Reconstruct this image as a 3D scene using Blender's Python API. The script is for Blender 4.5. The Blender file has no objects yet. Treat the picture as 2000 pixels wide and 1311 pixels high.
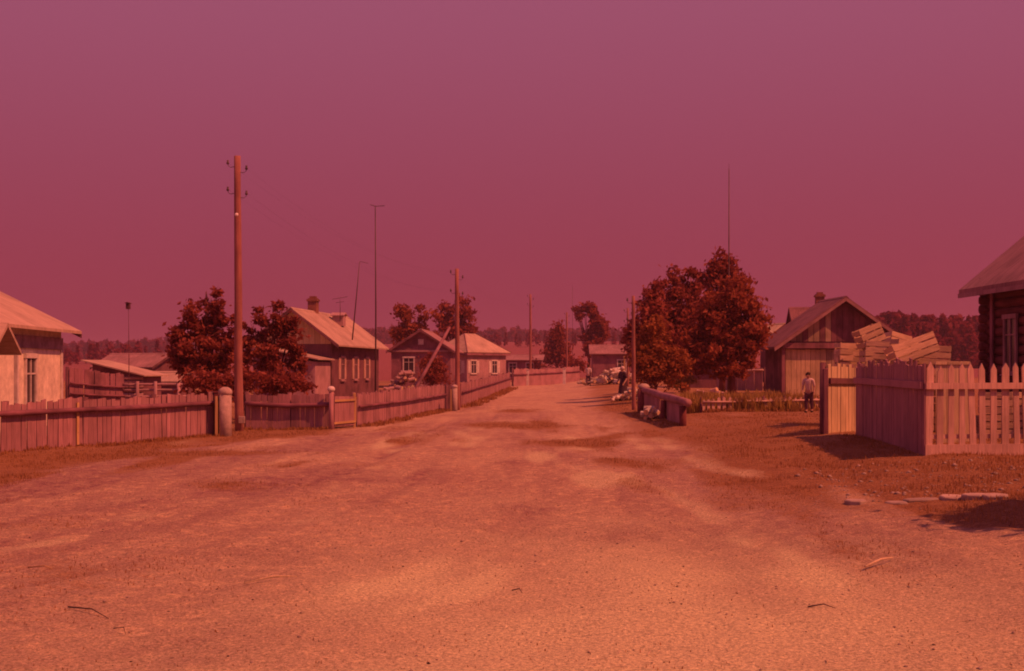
import bpy, math, random
import numpy as np
from mathutils import Vector, Matrix

SC = bpy.context.scene
COL = SC.collection
R = math.radians
CAM_H = 1.75
F = 2500.0

# ------------------------------------------------------------------ camera, sky, sun, exposure
cam_data = bpy.data.cameras.new('camera')
cam = bpy.data.objects.new('camera', cam_data)
COL.objects.link(cam)
cam.location = (0, 0, CAM_H)
cam.rotation_euler = (R(90), 0, 0)
cam_data.sensor_width = 36
cam_data.lens = F / 2000 * 36
cam_data.shift_y = (720 - 655.5) / 2000
cam_data.clip_end = 4000
cam_data.clip_start = 0.1
SC.camera = cam

SUN_EL = R(50)
sun_h = Vector((0.90, -0.43, 0)).normalized()
to_sun = Vector((sun_h.x * math.cos(SUN_EL), sun_h.y * math.cos(SUN_EL), math.sin(SUN_EL)))
world = bpy.data.worlds.new('World')
SC.world = world
world.use_nodes = True
wn = world.node_tree.nodes
wl = world.node_tree.links
wn.clear()
w_out = wn.new('ShaderNodeOutputWorld')
w_bg = wn.new('ShaderNodeBackground')
w_bg.inputs['Strength'].default_value = 0.15
sky = wn.new('ShaderNodeTexSky')
sky.sky_type = 'NISHITA'
sky.sun_disc = False
sky.sun_elevation = SUN_EL
sky.sun_rotation = math.atan2(sun_h.x, sun_h.y)
bw = wn.new('ShaderNodeRGBToBW')
pw = wn.new('ShaderNodeMath'); pw.operation = 'POWER'; pw.inputs[1].default_value = 0.22
tc = wn.new('ShaderNodeTexCoord')
sep = wn.new('ShaderNodeSeparateXYZ')
mr = wn.new('ShaderNodeMapRange')
mr.interpolation_type = 'SMOOTHSTEP'
mr.inputs['From Min'].default_value = 0.0
mr.inputs['From Max'].default_value = 0.42
tint = wn.new('ShaderNodeMix'); tint.data_type = 'RGBA'
SKY_LOW = (1.30, 0.175, 0.30, 1)
SKY_HIGH = (1.92, 0.54, 1.0, 1)
tint.inputs[6].default_value = SKY_LOW
tint.inputs[7].default_value = SKY_HIGH
mul = wn.new('ShaderNodeVectorMath'); mul.operation = 'SCALE'
wl.new(sky.outputs[0], bw.inputs[0]); wl.new(bw.outputs[0], pw.inputs[0])
wl.new(tc.outputs['Generated'], sep.inputs[0]); wl.new(sep.outputs['Z'], mr.inputs['Value'])
wl.new(mr.outputs[0], tint.inputs[0])
wl.new(tint.outputs[2], mul.inputs[0]); wl.new(pw.outputs[0], mul.inputs['Scale'])
wl.new(mul.outputs[0], w_bg.inputs['Color']); wl.new(w_bg.outputs[0], w_out.inputs['Surface'])

sd = bpy.data.lights.new('sun', 'SUN')
sd.energy = 4.7
sd.angle = R(0.6)
sd.color = (1.0, 0.265, 0.125)
sun = bpy.data.objects.new('sun', sd)
COL.objects.link(sun)
sun.rotation_euler = to_sun.to_track_quat('Z', 'Y').to_euler()
sun.location = to_sun * 60

SC.view_settings.view_transform = 'Standard'
SC.view_settings.look = 'None'
SC.view_settings.gamma = 1
SC.view_settings.exposure = 0.0
SC.view_settings.use_curve_mapping = False
SC.cycles.volume_bounces = 0
SC.cycles.max_bounces = 6
SC.cycles.volume_step_rate = 4

HAZE = 0.0005
SC.cycles.filter_width = 1.9

# ------------------------------------------------------------------ noise and terrain
def _hash(i, j, s):
    n = (i.astype(np.int64) * 374761393 + j.astype(np.int64) * 668265263 + s * 974634541) & 0xffffffff
    n = ((n ^ (n >> 13)) * 1274126177) & 0xffffffff
    n = (n ^ (n >> 16)) & 0xffff
    return n / 65535.0

def vnoise(x, y, s=0):
    x = np.asarray(x, float); y = np.asarray(y, float)
    i = np.floor(x); j = np.floor(y)
    fx = x - i; fy = y - j
    fx = fx * fx * (3 - 2 * fx); fy = fy * fy * (3 - 2 * fy)
    a = _hash(i, j, s); b = _hash(i + 1, j, s); c = _hash(i, j + 1, s); d = _hash(i + 1, j + 1, s)
    return (a * (1 - fx) + b * fx) * (1 - fy) + (c * (1 - fx) + d * fx) * fy

def fbm(x, y, s=0, o=4):
    t = 0; a = 0.5; n = 0
    for k in range(o):
        t = t + a * vnoise(x, y, s + k * 17); n += a
        x = x * 2.03 + 5.1; y = y * 2.03 + 3.7; a *= 0.5
    return t / n

def ss(a, b, x):
    t = np.clip((np.asarray(x, float) - a) / (b - a), 0, 1)
    return t * t * (3 - 2 * t)

def T0(x, y):
    x = np.asarray(x, float); y = np.asarray(y, float)
    z = 0.36 * ss(2.2, 7.5, x) * (1 - 0.3 * ss(200, 300, y))
    z = z + 0.4 * ss(58, 112, y)
    A = 4.5 + 9.5 * ss(-190, -20, x) - 6 * ss(80, 200, x)
    z = z + A * ss(160, 640, y)
    return z

def ufield(x, y):
    return x + 5.5 * np.exp(-(np.clip(y, 0, 200) - 6) / 10.0) * ss(4, -6, x)

def tracks(x, y):
    u = ufield(x, y) + 0.35 * (fbm(y * 0.12, y * 0 + 1.0, 201, 2) - 0.5); t = 0
    for c, k in ((-3.6, .5), (-2.1, .9), (-0.7, 1.0), (0.9, .6), (2.3, .5)):
        t = t + k * np.exp(-((u - c - 0.25 * (vnoise(y * 0.25, y * 0 + c, 211) - .5)) / 0.13) ** 2) * ss(.3, .6, fbm(y * .22, y * 0 + c * 3, 221, 2))
    return t * (1 - ss(45, 90, y))

def T(x, y):
    x = np.asarray(x, float); y = np.asarray(y, float)
    z = T0(x, y)
    near = 1 - ss(25, 60, y)
    z = z + 0.10 * (fbm(x * 0.22, y * 0.12, 3, 3) - 0.5)
    u = ufield(x, y)
    z = z + 0.085 * near * (fbm(u * 1.6, y * 0.13, 9, 3) - 0.5) - 0.035 * tracks(x, y)
    return z

def Tz(x, y):
    return float(T(x, y))

def G(px, py):
    """ground point seen at a pixel of the photograph: a place measured by eye"""
    dx = (px - 1000) / F; dz = (720 - py) / F
    lo, hi = 4.0, 4.0
    while hi < 900:
        if CAM_H + dz * hi < Tz(dx * hi, hi): break
        lo = hi; hi += max(0.4, hi * 0.02)
    for _ in range(24):
        m = (lo + hi) / 2
        if CAM_H + dz * m < Tz(dx * m, m): hi = m
        else: lo = m
    return dx * hi, hi

def XZ(px, py, Y):
    return (px - 1000) / F * Y, CAM_H + (720 - py) / F * Y

# ------------------------------------------------------------------ materials
MATS = {}
def nodes_of(name):
    m = bpy.data.materials.new(name); m.use_nodes = True
    nt = m.node_tree; nt.nodes.clear()
    o = nt.nodes.new('ShaderNodeOutputMaterial')
    b = nt.nodes.new('ShaderNodeBsdfPrincipled')
    nt.links.new(b.outputs[0], o.inputs[0])
    return m, nt, b, o

def mat(name, c, var=0.3, scale=(30, 30, 2), nscale=1.0, rough=0.9, bump=0.4, obj_var=0.35, spec=0.2, c2=None, wear=0.5, wscale=1.2):
    """weathered surface: stretched grain, blotches and a tone of its own for each piece"""
    if name in MATS: return MATS[name]
    m, nt, b, o = nodes_of(name)
    N = nt.nodes.new; L = nt.links.new
    t = N('ShaderNodeTexCoord'); mp = N('ShaderNodeMapping'); mp.inputs['Scale'].default_value = scale
    L(t.outputs['Object'], mp.inputs[0])
    oi = N('ShaderNodeObjectInfo')
    ad = N('ShaderNodeVectorMath'); ad.operation = 'ADD'
    sc_ = N('ShaderNodeMath'); sc_.operation = 'MULTIPLY'; sc_.inputs[1].default_value = 37.0
    L(oi.outputs['Random'], sc_.inputs[0]); L(mp.outputs[0], ad.inputs[0]); L(sc_.outputs[0], ad.inputs[1])
    n = N('ShaderNodeTexNoise'); n.inputs['Scale'].default_value = nscale; n.inputs['Detail'].default_value = 6; n.inputs['Roughness'].default_value = 0.65
    L(ad.outputs[0], n.inputs['Vector'])
    n2 = N('ShaderNodeTexNoise'); n2.inputs['Scale'].default_value = wscale; n2.inputs['Detail'].default_value = 5
    L(t.outputs['Object'], n2.inputs['Vector'])
    mx = N('ShaderNodeMix'); mx.data_type = 'RGBA'
    cd = c2 if c2 else tuple(v * (1 - wear) for v in c)
    mx.inputs[6].default_value = (*c, 1); mx.inputs[7].default_value = (*cd, 1)
    r2 = N('ShaderNodeMapRange'); r2.inputs['From Min'].default_value = 0.42; r2.inputs['From Max'].default_value = 0.68
    L(n2.outputs[0], r2.inputs[0]); L(r2.outputs[0], mx.inputs[0])
    r1 = N('ShaderNodeMapRange'); r1.inputs['From Min'].default_value = 0.3; r1.inputs['From Max'].default_value = 0.7
    r1.inputs['To Min'].default_value = 1 - var; r1.inputs['To Max'].default_value = 1 + var * 0.5
    L(n.outputs[0], r1.inputs[0])
    r3 = N('ShaderNodeMapRange'); r3.inputs['To Min'].default_value = 1 - obj_var; r3.inputs['To Max'].default_value = 1 + obj_var * 0.6
    L(oi.outputs['Random'], r3.inputs[0])
    mm = N('ShaderNodeMath'); mm.operation = 'MULTIPLY'; L(r1.outputs[0], mm.inputs[0]); L(r3.outputs[0], mm.inputs[1])
    vm = N('ShaderNodeVectorMath'); vm.operation = 'SCALE'; L(mx.outputs[2], vm.inputs[0]); L(mm.outputs[0], vm.inputs['Scale'])
    L(vm.outputs[0], b.inputs['Base Color'])
    b.inputs['Roughness'].default_value = rough
    b.inputs['Specular IOR Level'].default_value = spec
    if bump:
        bp = N('ShaderNodeBump'); bp.inputs['Strength'].default_value = bump; bp.inputs['Distance'].default_value = 0.02
        L(n.outputs[0], bp.inputs['Height']); L(bp.outputs[0], b.inputs['Normal'])
    MATS[name] = m
    return m

def leafmat(name, c, c2, ns=1.3):
    m, nt, b, o = nodes_of(name)
    N = nt.nodes.new; L = nt.links.new
    t = N('ShaderNodeTexCoord')
    n = N('ShaderNodeTexNoise'); n.inputs['Scale'].default_value = ns; n.inputs['Detail'].default_value = 8; n.inputs['Roughness'].default_value = 0.8
    L(t.outputs['Object'], n.inputs['Vector'])
    r = N('ShaderNodeMapRange'); r.inputs['From Min'].default_value = 0.35; r.inputs['From Max'].default_value = 0.65
    L(n.outputs[0], r.inputs[0])
    mx = N('ShaderNodeMix'); mx.data_type = 'RGBA'; mx.inputs[6].default_value = (*c, 1); mx.inputs[7].default_value = (*c2, 1)
    L(r.outputs[0], mx.inputs[0]); L(mx.outputs[2], b.inputs['Base Color'])
    b.inputs['Roughness'].default_value = 0.7; b.inputs['Specular IOR Level'].default_value = 0.15
    tr = N('ShaderNodeBsdfTranslucent'); L(mx.outputs[2], tr.inputs[0])
    ms = N('ShaderNodeMixShader'); ms.inputs[0].default_value = 0.42
    L(b.outputs[0], ms.inputs[1]); L(tr.outputs[0], ms.inputs[2]); L(ms.outputs[0], o.inputs[0])
    return m

M_board = mat('weathered_board', (0.40, 0.215, 0.23), obj_var=0.18, wear=0.3)
M_picket = mat('grey_picket', (0.60, 0.41, 0.33), obj_var=0.15, wear=0.25)
M_lightboard = mat('pale_board', (0.62, 0.50, 0.30), obj_var=0.2, wear=0.25)
M_barn = mat('barn_board', (0.44, 0.34, 0.24), obj_var=0.3, wear=0.35)
M_darkwood = mat('dark_wood', (0.22, 0.10, 0.12), obj_var=0.3)
M_log = mat('dark_log', (0.20, 0.06, 0.06), scale=(20, 1.2, 20), obj_var=0.3)
M_rail = mat('rail_log', (0.24, 0.10, 0.13), scale=(3, 3, 14), obj_var=0.1)
M_crate = mat('crate_slat', (0.62, 0.45, 0.30), scale=(4, 30, 30), obj_var=0.25, wear=0.2)
M_pole = mat('pole_wood', (0.34, 0.15, 0.13), scale=(25, 25, 1.0), obj_var=0.1, wear=0.35)
M_concrete = mat('concrete', (0.44, 0.34, 0.30), scale=(8, 8, 8), obj_var=0.1, wear=0.25, c2=(0.36, 0.30, 0.26))
M_yellow = mat('bare_new_wood', (0.56, 0.38, 0.17), obj_var=0.1, wear=0.25)
M_white = mat('white_paint', (0.66, 0.60, 0.55), scale=(6, 6, 6), obj_var=0.05, wear=0.2, bump=0.15)
M_whitewash = mat('whitewash_wall', (0.80, 0.72, 0.56), scale=(5, 5, 5), obj_var=0.03, wear=0.22, bump=0.25, wscale=0.9)
M_frieze_shade = mat('frieze_eave_shade', (0.40, 0.28, 0.30), scale=(6, 6, 6), obj_var=0.05)
M_slate = mat('slate_roof', (0.47, 0.35, 0.27), scale=(2, 7, 2), obj_var=0.08, wear=0.25, wscale=0.7)
M_slate_grey = mat('old_slate', (0.34, 0.20, 0.20), scale=(2, 7, 2), obj_var=0.08, wear=0.3, wscale=0.7)
M_roofdark = mat('tarred_roof', (0.24, 0.12, 0.13), scale=(3, 10, 3), obj_var=0.1, wear=0.3)
M_brick = mat('chimney_brick', (0.30, 0.13, 0.09), scale=(10, 10, 16), obj_var=0.1)
M_wallwood = mat('house_boards', (0.30, 0.14, 0.17), scale=(20, 20, 2), obj_var=0.1)
M_wallgrey = mat('grey_house_boards', (0.42, 0.26, 0.27), scale=(20, 20, 2), obj_var=0.1, wear=0.3)
M_metal = mat('rusty_metal', (0.12, 0.07, 0.07), scale=(10, 10, 10), obj_var=0.1, spec=0.4, rough=0.6)
M_ceramic = mat('insulator', (0.75, 0.7, 0.65), scale=(10, 10, 10), obj_var=0.0, spec=0.5, rough=0.3, wear=0.1, bump=0)
M_bark = mat('bark', (0.20, 0.07, 0.06), scale=(14, 14, 3))
M_birch = mat('birch_bark', (0.62, 0.55, 0.48), scale=(9, 9, 9), var=0.6, obj_var=0.15, c2=(0.16, 0.11, 0.1))
M_endgrain = mat('cut_wood', (0.66, 0.46, 0.26), scale=(12, 12, 12), obj_var=0.25, wear=0.3)
M_stone = mat('pale_stone', (0.46, 0.37, 0.30), scale=(6, 6, 6), obj_var=0.25, wear=0.3)
M_twig = mat('twig', (0.10, 0.06, 0.06), scale=(12, 12, 12))
M_skin = mat('skin', (0.50, 0.31, 0.22), scale=(5, 5, 5), var=0.08, obj_var=0, bump=0, wear=0.1, rough=0.6)
M_hair = mat('dark_hair', (0.05, 0.03, 0.02), scale=(30, 30, 5), obj_var=0)
M_dress = mat('dark_cloth', (0.07, 0.035, 0.05), scale=(9, 9, 9), obj_var=0, wear=0.3)
M_shirt = mat('white_cloth', (0.60, 0.50, 0.46), scale=(9, 9, 9), var=0.12, obj_var=0, wear=0.15)
M_trousers = mat('trouser_cloth', (0.13, 0.06, 0.09), scale=(9, 9, 9), obj_var=0)
M_leaf_dark = leafmat('leaf_dark', (0.20, 0.04, 0.035), (0.40, 0.12, 0.075))
M_leaf = leafmat('leaf_mid', (0.22, 0.05, 0.03), (0.40, 0.13, 0.06))
M_leaf_light = leafmat('leaf_light', (0.26, 0.08, 0.03), (0.40, 0.16, 0.05))
M_leaf_far = leafmat('leaf_far', (0.20, 0.035, 0.05), (0.26, 0.05, 0.06), ns=0.1)
M_grass = leafmat('grass_blade', (0.30, 0.15, 0.06), (0.40, 0.22, 0.09), ns=0.8)
M_weed = leafmat('weed', (0.30, 0.17, 0.05), (0.48, 0.34, 0.11), ns=1.5)

mg, nt, b, o = nodes_of('window_glass')
b.inputs['Base Color'].default_value = (0.05, 0.04, 0.05, 1)
b.inputs['Roughness'].default_value = 0.15
M_glass = mg

# ground: bare soil with grassy verges, the attribute holds where the grass grows
mgr, nt, b, o = nodes_of('soil_and_grass')
N = nt.nodes.new; L = nt.links.new
geo = N('ShaderNodeNewGeometry')
att = N('ShaderNodeAttribute'); att.attribute_name = 'grass'
def noise_node(scale, detail=6, rough=0.6, vec=None, mapping=None):
    n = N('ShaderNodeTexNoise'); n.inputs['Scale'].default_value = scale; n.inputs['Detail'].default_value = detail; n.inputs['Roughness'].default_value = rough
    src = geo.outputs['Position']
    if mapping:
        mp = N('ShaderNodeMapping'); mp.inputs['Scale'].default_value = mapping; L(src, mp.inputs[0]); src = mp.outputs[0]
    L(src, n.inputs['Vector']); return n
def mrange(src, a, b_, c, d):
    r = N('ShaderNodeMapRange'); r.inputs['From Min'].default_value = a; r.inputs['From Max'].default_value = b_
    r.inputs['To Min'].default_value = c; r.inputs['To Max'].default_value = d; L(src, r.inputs[0]); return r.outputs[0]
def mixc(f, a, b_):
    m = N('ShaderNodeMix'); m.data_type = 'RGBA'
    if isinstance(a, tuple): m.inputs[6].default_value = (*a, 1)
    else: L(a, m.inputs[6])
    if isinstance(b_, tuple): m.inputs[7].default_value = (*b_, 1)
    else: L(b_, m.inputs[7])
    L(f, m.inputs[0]); return m.outputs[2]
def mathn(op, a, b_):
    m = N('ShaderNodeMath'); m.operation = op
    for i, v in enumerate((a, b_)):
        if isinstance(v, (int, float)): m.inputs[i].default_value = v
        else: L(v, m.inputs[i])
    return m.outputs[0]
nA = noise_node(0.55, 6, 0.6, mapping=(1.3, 0.6, 1))
nB = noise_node(5.0, 8, 0.75)
nC = noise_node(38.0, 5, 0.8)
nD = noise_node(14.0, 6, 0.8, mapping=(1, 1, 1))
soil = mixc(mrange(nA.outputs[0], 0.38, 0.62, 0, 1), (0.49, 0.36, 0.24), (0.42, 0.28, 0.20))
soil = mixc(mrange(nB.outputs[0], 0.49, 0.60, 0, 1.0), soil, (0.66, 0.48, 0.28))
soil = mixc(mrange(nD.outputs[0], 0.53, 0.64, 0, 0.85), soil, (0.33, 0.17, 0.14))
dmp = N('ShaderNodeAttribute'); dmp.attribute_name = 'damp'
dm = mathn('MULTIPLY', dmp.outputs['Fac'], mrange(noise_node(2.6, 8, 0.8, mapping=(1.6, 0.8, 1)).outputs[0], 0.40, 0.58, 0.15, 1.0))
soil = mixc(dm, soil, (0.28, 0.145, 0.14))
grs = mixc(mrange(nB.outputs[0], 0.4, 0.6, 0, 1), (0.27, 0.135, 0.065), (0.35, 0.19, 0.09))
gf = mathn('ADD', att.outputs['Fac'], mathn('MULTIPLY', mathn('SUBTRACT', nB.outputs[0], 0.5), 0.9))
gf = mathn('ADD', gf, mathn('MULTIPLY', mathn('SUBTRACT', nD.outputs[0], 0.5), 0.8))
dst = N('ShaderNodeAttribute'); dst.attribute_name = 'dust_glow'
soil = mixc(dst.outputs['Fac'], soil, (0.74, 0.68, 0.38))  # pale yellow for the painted glow and the dusty streaks
col = mixc(mrange(gf, 0.35, 0.75, 0, 1), soil, grs)
spx = N('ShaderNodeSeparateXYZ'); L(geo.outputs['Position'], spx.inputs[0])
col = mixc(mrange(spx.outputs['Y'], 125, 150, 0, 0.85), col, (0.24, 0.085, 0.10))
fine = mrange(nC.outputs[0], 0.3, 0.7, 0.3, 1.62)
vm = N('ShaderNodeVectorMath'); vm.operation = 'SCALE'; L(col, vm.inputs[0]); L(fine, vm.inputs['Scale'])
L(vm.outputs[0], b.inputs['Base Color'])
b.inputs['Roughness'].default_value = 0.95; b.inputs['Specular IOR Level'].default_value = 0.1
hsum = mathn('ADD', mathn('MULTIPLY', nC.outputs[0], 0.25), mathn('MULTIPLY', nD.outputs[0], 1.0))
bp = N('ShaderNodeBump'); bp.inputs['Strength'].default_value = 0.9; bp.inputs['Distance'].default_value = 0.06
L(hsum, bp.inputs['Height']); L(bp.outputs[0], b.inputs['Normal'])
M_ground = mgr

# ------------------------------------------------------------------ object helpers
def tag(o, label=None, cat=None, group=None, kind=None):
    if label: o['label'] = label
    if cat: o['category'] = cat
    if group: o['group'] = group
    if kind: o['kind'] = kind
    return o

def empty(name, loc, rz, label, cat, group=None):
    o = bpy.data.objects.new(name, None); COL.objects.link(o)
    o.location = loc; o.rotation_euler = (0, 0, rz); o.empty_display_size = 0.2
    return tag(o, label, cat, group)

def link(name, me, m, parent=None):
    if m is not None and not me.materials: me.materials.append(m)
    o = bpy.data.objects.new(name, me); COL.objects.link(o)
    if parent: o.parent = parent
    return o

class MB:
    def __init__(self): self.v = []; self.f = []; self.smooth = False
    def add(self, vs, fs):
        k = len(self.v); self.v += [tuple(p) for p in vs]; self.f += [tuple(k + i for i in f) for f in fs]
        return self
    def box(self, x0, x1, y0, y1, z0, z1):
        return self.add([(x0, y0, z0), (x1, y0, z0), (x1, y1, z0), (x0, y1, z0), (x0, y0, z1), (x1, y0, z1), (x1, y1, z1), (x0, y1, z1)],
                        [(0, 3, 2, 1), (4, 5, 6, 7), (0, 1, 5, 4), (1, 2, 6, 5), (2, 3, 7, 6), (3, 0, 4, 7)])
    def obox(self, c, ax, ay, az):
        c, ax, ay, az = map(Vector, (c, ax, ay, az)); vs = []
        for k in (-1, 1):
            for (i, j) in ((-1, -1), (1, -1), (1, 1), (-1, 1)): vs.append(c + ax * i + ay * j + az * k)
        return self.add(vs, [(0, 3, 2, 1), (4, 5, 6, 7), (0, 1, 5, 4), (1, 2, 6, 5), (2, 3, 7, 6), (3, 0, 4, 7)])
    def prism(self, poly, axis0, axis1, off0, off1, origin=(0, 0, 0)):
        """2-D outline in the plane (axis0, axis1) pushed from off0 to off1 (vectors)"""
        a0, a1, o0, o1, og = map(Vector, (axis0, axis1, off0, off1, origin)); n = len(poly)
        vs = [og + a0 * p[0] + a1 * p[1] + o0 for p in poly] + [og + a0 * p[0] + a1 * p[1] + o1 for p in poly]
        fs = [tuple(range(n))[::-1], tuple(range(n, 2 * n))] + [(i, (i + 1) % n, n + (i + 1) % n, n + i) for i in range(n)]
        return self.add(vs, fs)
    def tube(self, pts, rs, n=8, jit=0.0):
        pts = [Vector(p) for p in pts]; k0 = len(self.v); prev = None
        for i, p in enumerate(pts):
            d = (pts[min(i + 1, len(pts) - 1)] - pts[max(i - 1, 0)]).normalized()
            ref = Vector((1, 0, 0)) if abs(d.x) < 0.8 else Vector((0, 0, 1))
            u = d.cross(ref).normalized(); w = d.cross(u)
            r = rs[i] if hasattr(rs, '__len__') else rs
            for j in range(n):
                a = 2 * math.pi * j / n; rr = r * (1 + jit * (random.random() - 0.5))
                self.v.append(tuple(p + u * math.cos(a) * rr + w * math.sin(a) * rr))
        for i in range(len(pts) - 1):
            for j in range(n):
                a = k0 + i * n + j; b_ = k0 + i * n + (j + 1) % n
                self.f.append((a, b_, b_ + n, a + n))
        self.f.append(tuple(k0 + j for j in range(n))[::-1]); e = k0 + (len(pts) - 1) * n
        self.f.append(tuple(e + j for j in range(n)))
        return self
    def blob(self, c, r, seg=8, rings=6, jit=0.15, seed=None):
        rnd = random.Random(seed); c = Vector(c); k = len(self.v); r = r if hasattr(r, '__len__') else (r, r, r)
        self.v.append((c.x, c.y, c.z - r[2]))
        for i in range(1, rings):
            t = math.pi * i / rings
            for j in range(seg):
                a = 2 * math.pi * j / seg; q = 1 + jit * (rnd.random() - 0.5) * 2
                self.v.append((c.x + r[0] * q * math.sin(t) * math.cos(a), c.y + r[1] * q * math.sin(t) * math.sin(a), c.z - r[2] * q * math.cos(t)))
        self.v.append((c.x, c.y, c.z + r[2])); top = len(self.v) - 1
        for j in range(seg): self.f.append((k, k + 1 + (j + 1) % seg, k + 1 + j))
        for i in range(rings - 2):
            for j in range(seg):
                a = k + 1 + i * seg + j; b_ = k + 1 + i * seg + (j + 1) % seg
                self.f.append((a, b_, b_ + seg, a + seg))
        for j in range(seg): self.f.append((top, top - seg + j, top - seg + (j + 1) % seg))
        return self
    def build(self, name, m, parent=None, smooth=False, bevel=0):
        me = bpy.data.meshes.new(name); me.from_pydata(self.v, [], self.f); me.update()
        if smooth: me.polygons.foreach_set('use_smooth', [True] * len(me.polygons))
        o = link(name, me, m, parent)
        if bevel:
            bm_ = o.modifiers.new('bevel', 'BEVEL'); bm_.width = bevel; bm_.segments = 1
        return o

def npmesh(name, v, f, m, parent=None, smooth=False):
    me = bpy.data.meshes.new(name); n = f.shape[1]
    me.vertices.add(len(v)); me.vertices.foreach_set('co', np.ascontiguousarray(v, dtype=np.float32).ravel())
    me.loops.add(f.size); me.loops.foreach_set('vertex_index', np.ascontiguousarray(f, dtype=np.int32).ravel())
    me.polygons.add(len(f)); me.polygons.foreach_set('loop_start', np.arange(0, f.size, n, dtype=np.int32))
    if smooth: me.polygons.foreach_set('use_smooth', np.ones(len(f), bool))
    me.update(calc_edges=True)
    return link(name, me, m, parent)

# ------------------------------------------------------------------ ground and road
def axis(parts):
    a = []
    for (s, e, st) in parts: a += list(np.arange(s, e - 1e-6, st))
    return a
ys = axis([(-40, 0, 8), (0, 6, 0.5), (6, 20, 0.07), (20, 34, 0.12), (34, 60, 0.3), (60, 120, 1.2), (120, 200, 4), (200, 700, 12), (700, 1500, 60)]) + [1500]
xs = axis([(-900, -300, 50), (-300, -80, 14), (-80, -30, 4), (-30, -12, 0.7), (-12, -7, 0.2), (-7, 8, 0.075), (8, 13, 0.2), (13, 30, 0.7), (30, 80, 4), (80, 300, 14), (300, 900, 50)]) + [900]
X, Y = np.meshgrid(np.array(xs), np.array(ys))
Z = T(X, Y)
nearf = (1 - ss(16, 34, Y)) * ss(-14, -10, X) * (1 - ss(10, 13, X))
Z = Z + 0.05 * nearf * (fbm(X * 0.9, Y * 0.9, 141, 3) - 0.5)
Z = Z + nearf * (0.045 * (fbm(X * 3.1, Y * 3.1, 41, 4) - 0.5) + 0.012 * (vnoise(X * 14, Y * 14, 77) - 0.5))
# where the grass grows
def patch(px0, px1, py, w=1.0, e=2.0):
    a = G(px0, py); b_ = G(px1, py)
    cx = (a[0] + b_[0]) / 2; cy = a[1]; rx = abs(b_[0] - a[0]) / 2
    ry = abs(G((px0 + px1) / 2, py - e * 4)[1] - G((px0 + px1) / 2, py + e * 4)[1]) / 2
    d = ((X - cx) / rx) ** 2 + ((Y - cy) / ry) ** 2
    return w * np.exp(-d * 1.1)
def road_l(y): return np.interp(y, [0, 12, 27, 34, 40, 55, 75, 112, 1500], [-7.5, -7.5, -7.6, -5.2, -4.0, -2.0, -1.0, 0.4, 0.4])
def road_r(y): return np.interp(y, [0, 12, 20, 30, 40, 52, 75, 112, 1500], [6.0, 5.2, 3.6, 3.0, 3.0, 3.2, 4.0, 5.6, 5.6])
wob = 1.2 * (fbm(X * 0.3, Y * 0.15, 61, 3) - 0.5)
g = ss(0.6, -0.9, X - road_l(Y) + wob) + ss(-0.8, 1.6, X - road_r(Y) + wob)
g = np.clip(g, 0, 1) * (0.62 + 0.5 * (fbm(X * 0.5, Y * 0.3, 5, 4) - 0.25))
g = np.where(Y > 125, 1.0, g)
g = g * (0.15 + 0.85 * ss(9, 15, Y))
U = ufield(X, Y)
g = g + 0.55 * ss(0.56, 0.75, fbm(U * 0.9, Y * 0.16, 23, 3)) * (1 - ss(30, 70, Y))
for p in [(880, 1085, 829, 1.0, 1.6), (950, 1060, 803, 0.8, 1.2), (1000, 1210, 866, 0.9, 2.5), (1150, 1280, 905, 0.8, 3), (1400, 1760, 905, 0.8, 7), (40, 420, 893, 0.7, 2), (300, 620, 884, 0.7, 2),
          (440, 660, 848, 0.9, 2), (1380, 1600, 860, 0.4, 6), (60, 420, 1120, 0.5, 12), (330, 480, 945, 0.5, 4), (1750, 2050, 920, 0.7, 5), (1200, 1340, 800, 0.8, 4), (1830, 2200, 1000, 1.3, 9), (1900, 2400, 990, 1.2, 10)]:  # last two patches darken the soil inside the shadow at the right edge
    g = g + patch(*p)
g = g + 0.42 * ss(.50, .72, fbm(X * .75 + 9, Y * .42, 231, 4)) * (0.35 + 0.65 * ss(1.2, 3.4, np.abs(X - .4))) * (1 - ss(50, 80, Y))
g = np.clip(g, 0, 1.1) * (0.2 + 0.8 * ss(8, 13, Y))
damp = 0.95 * ss(.47, .68, fbm(U * 0.75, Y * 0.10, 131, 4)) * (1 - ss(40, 90, Y)) * (0.45 + 0.55 * ss(3, -3, X)) + 0.45 * ss(.55, .7, fbm(X * .9, Y * .5, 151, 4))
damp = damp + 0.5 * ss(.52, .68, fbm(U * 2.4, Y * 0.14, 171, 3)) * (1 - ss(30, 60, Y)) * ss(4, -1, X)
damp = np.clip(damp + 0.45 * tracks(X, Y), 0, .95)
dust_glow = 1.0 * np.exp(-((X - 0.8) / 3.2) ** 2 - ((Y - 7.0) / 6.0) ** 2) * (0.5 + fbm(X * .8, Y * .6, 181, 3))  # warm glow in the near middle, painted into the soil colour
dust_glow = np.clip(dust_glow + 0.5 * ss(.60, .75, fbm(U * 1.2, Y * .2, 191, 4)) * (1 - ss(25, 50, Y)), 0, 1)
ny, nx = X.shape
V = np.stack([X.ravel(), Y.ravel(), Z.ravel()], 1)
ii, jj = np.meshgrid(np.arange(ny - 1), np.arange(nx - 1), indexing='ij')
q = (ii * nx + jj).ravel()
Fq = np.stack([q, q + 1, q + nx + 1, q + nx], 1)
cx = X[:-1, :-1].ravel(); cy = Y[:-1, :-1].ravel()
rw = 0.5 * (vnoise(cy * 0.4, cy * 0, 8) - 0.5)
isroad = (cx > road_l(cy) + rw) & (cx < road_r(cy) - rw) & (cy < 118)
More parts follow.
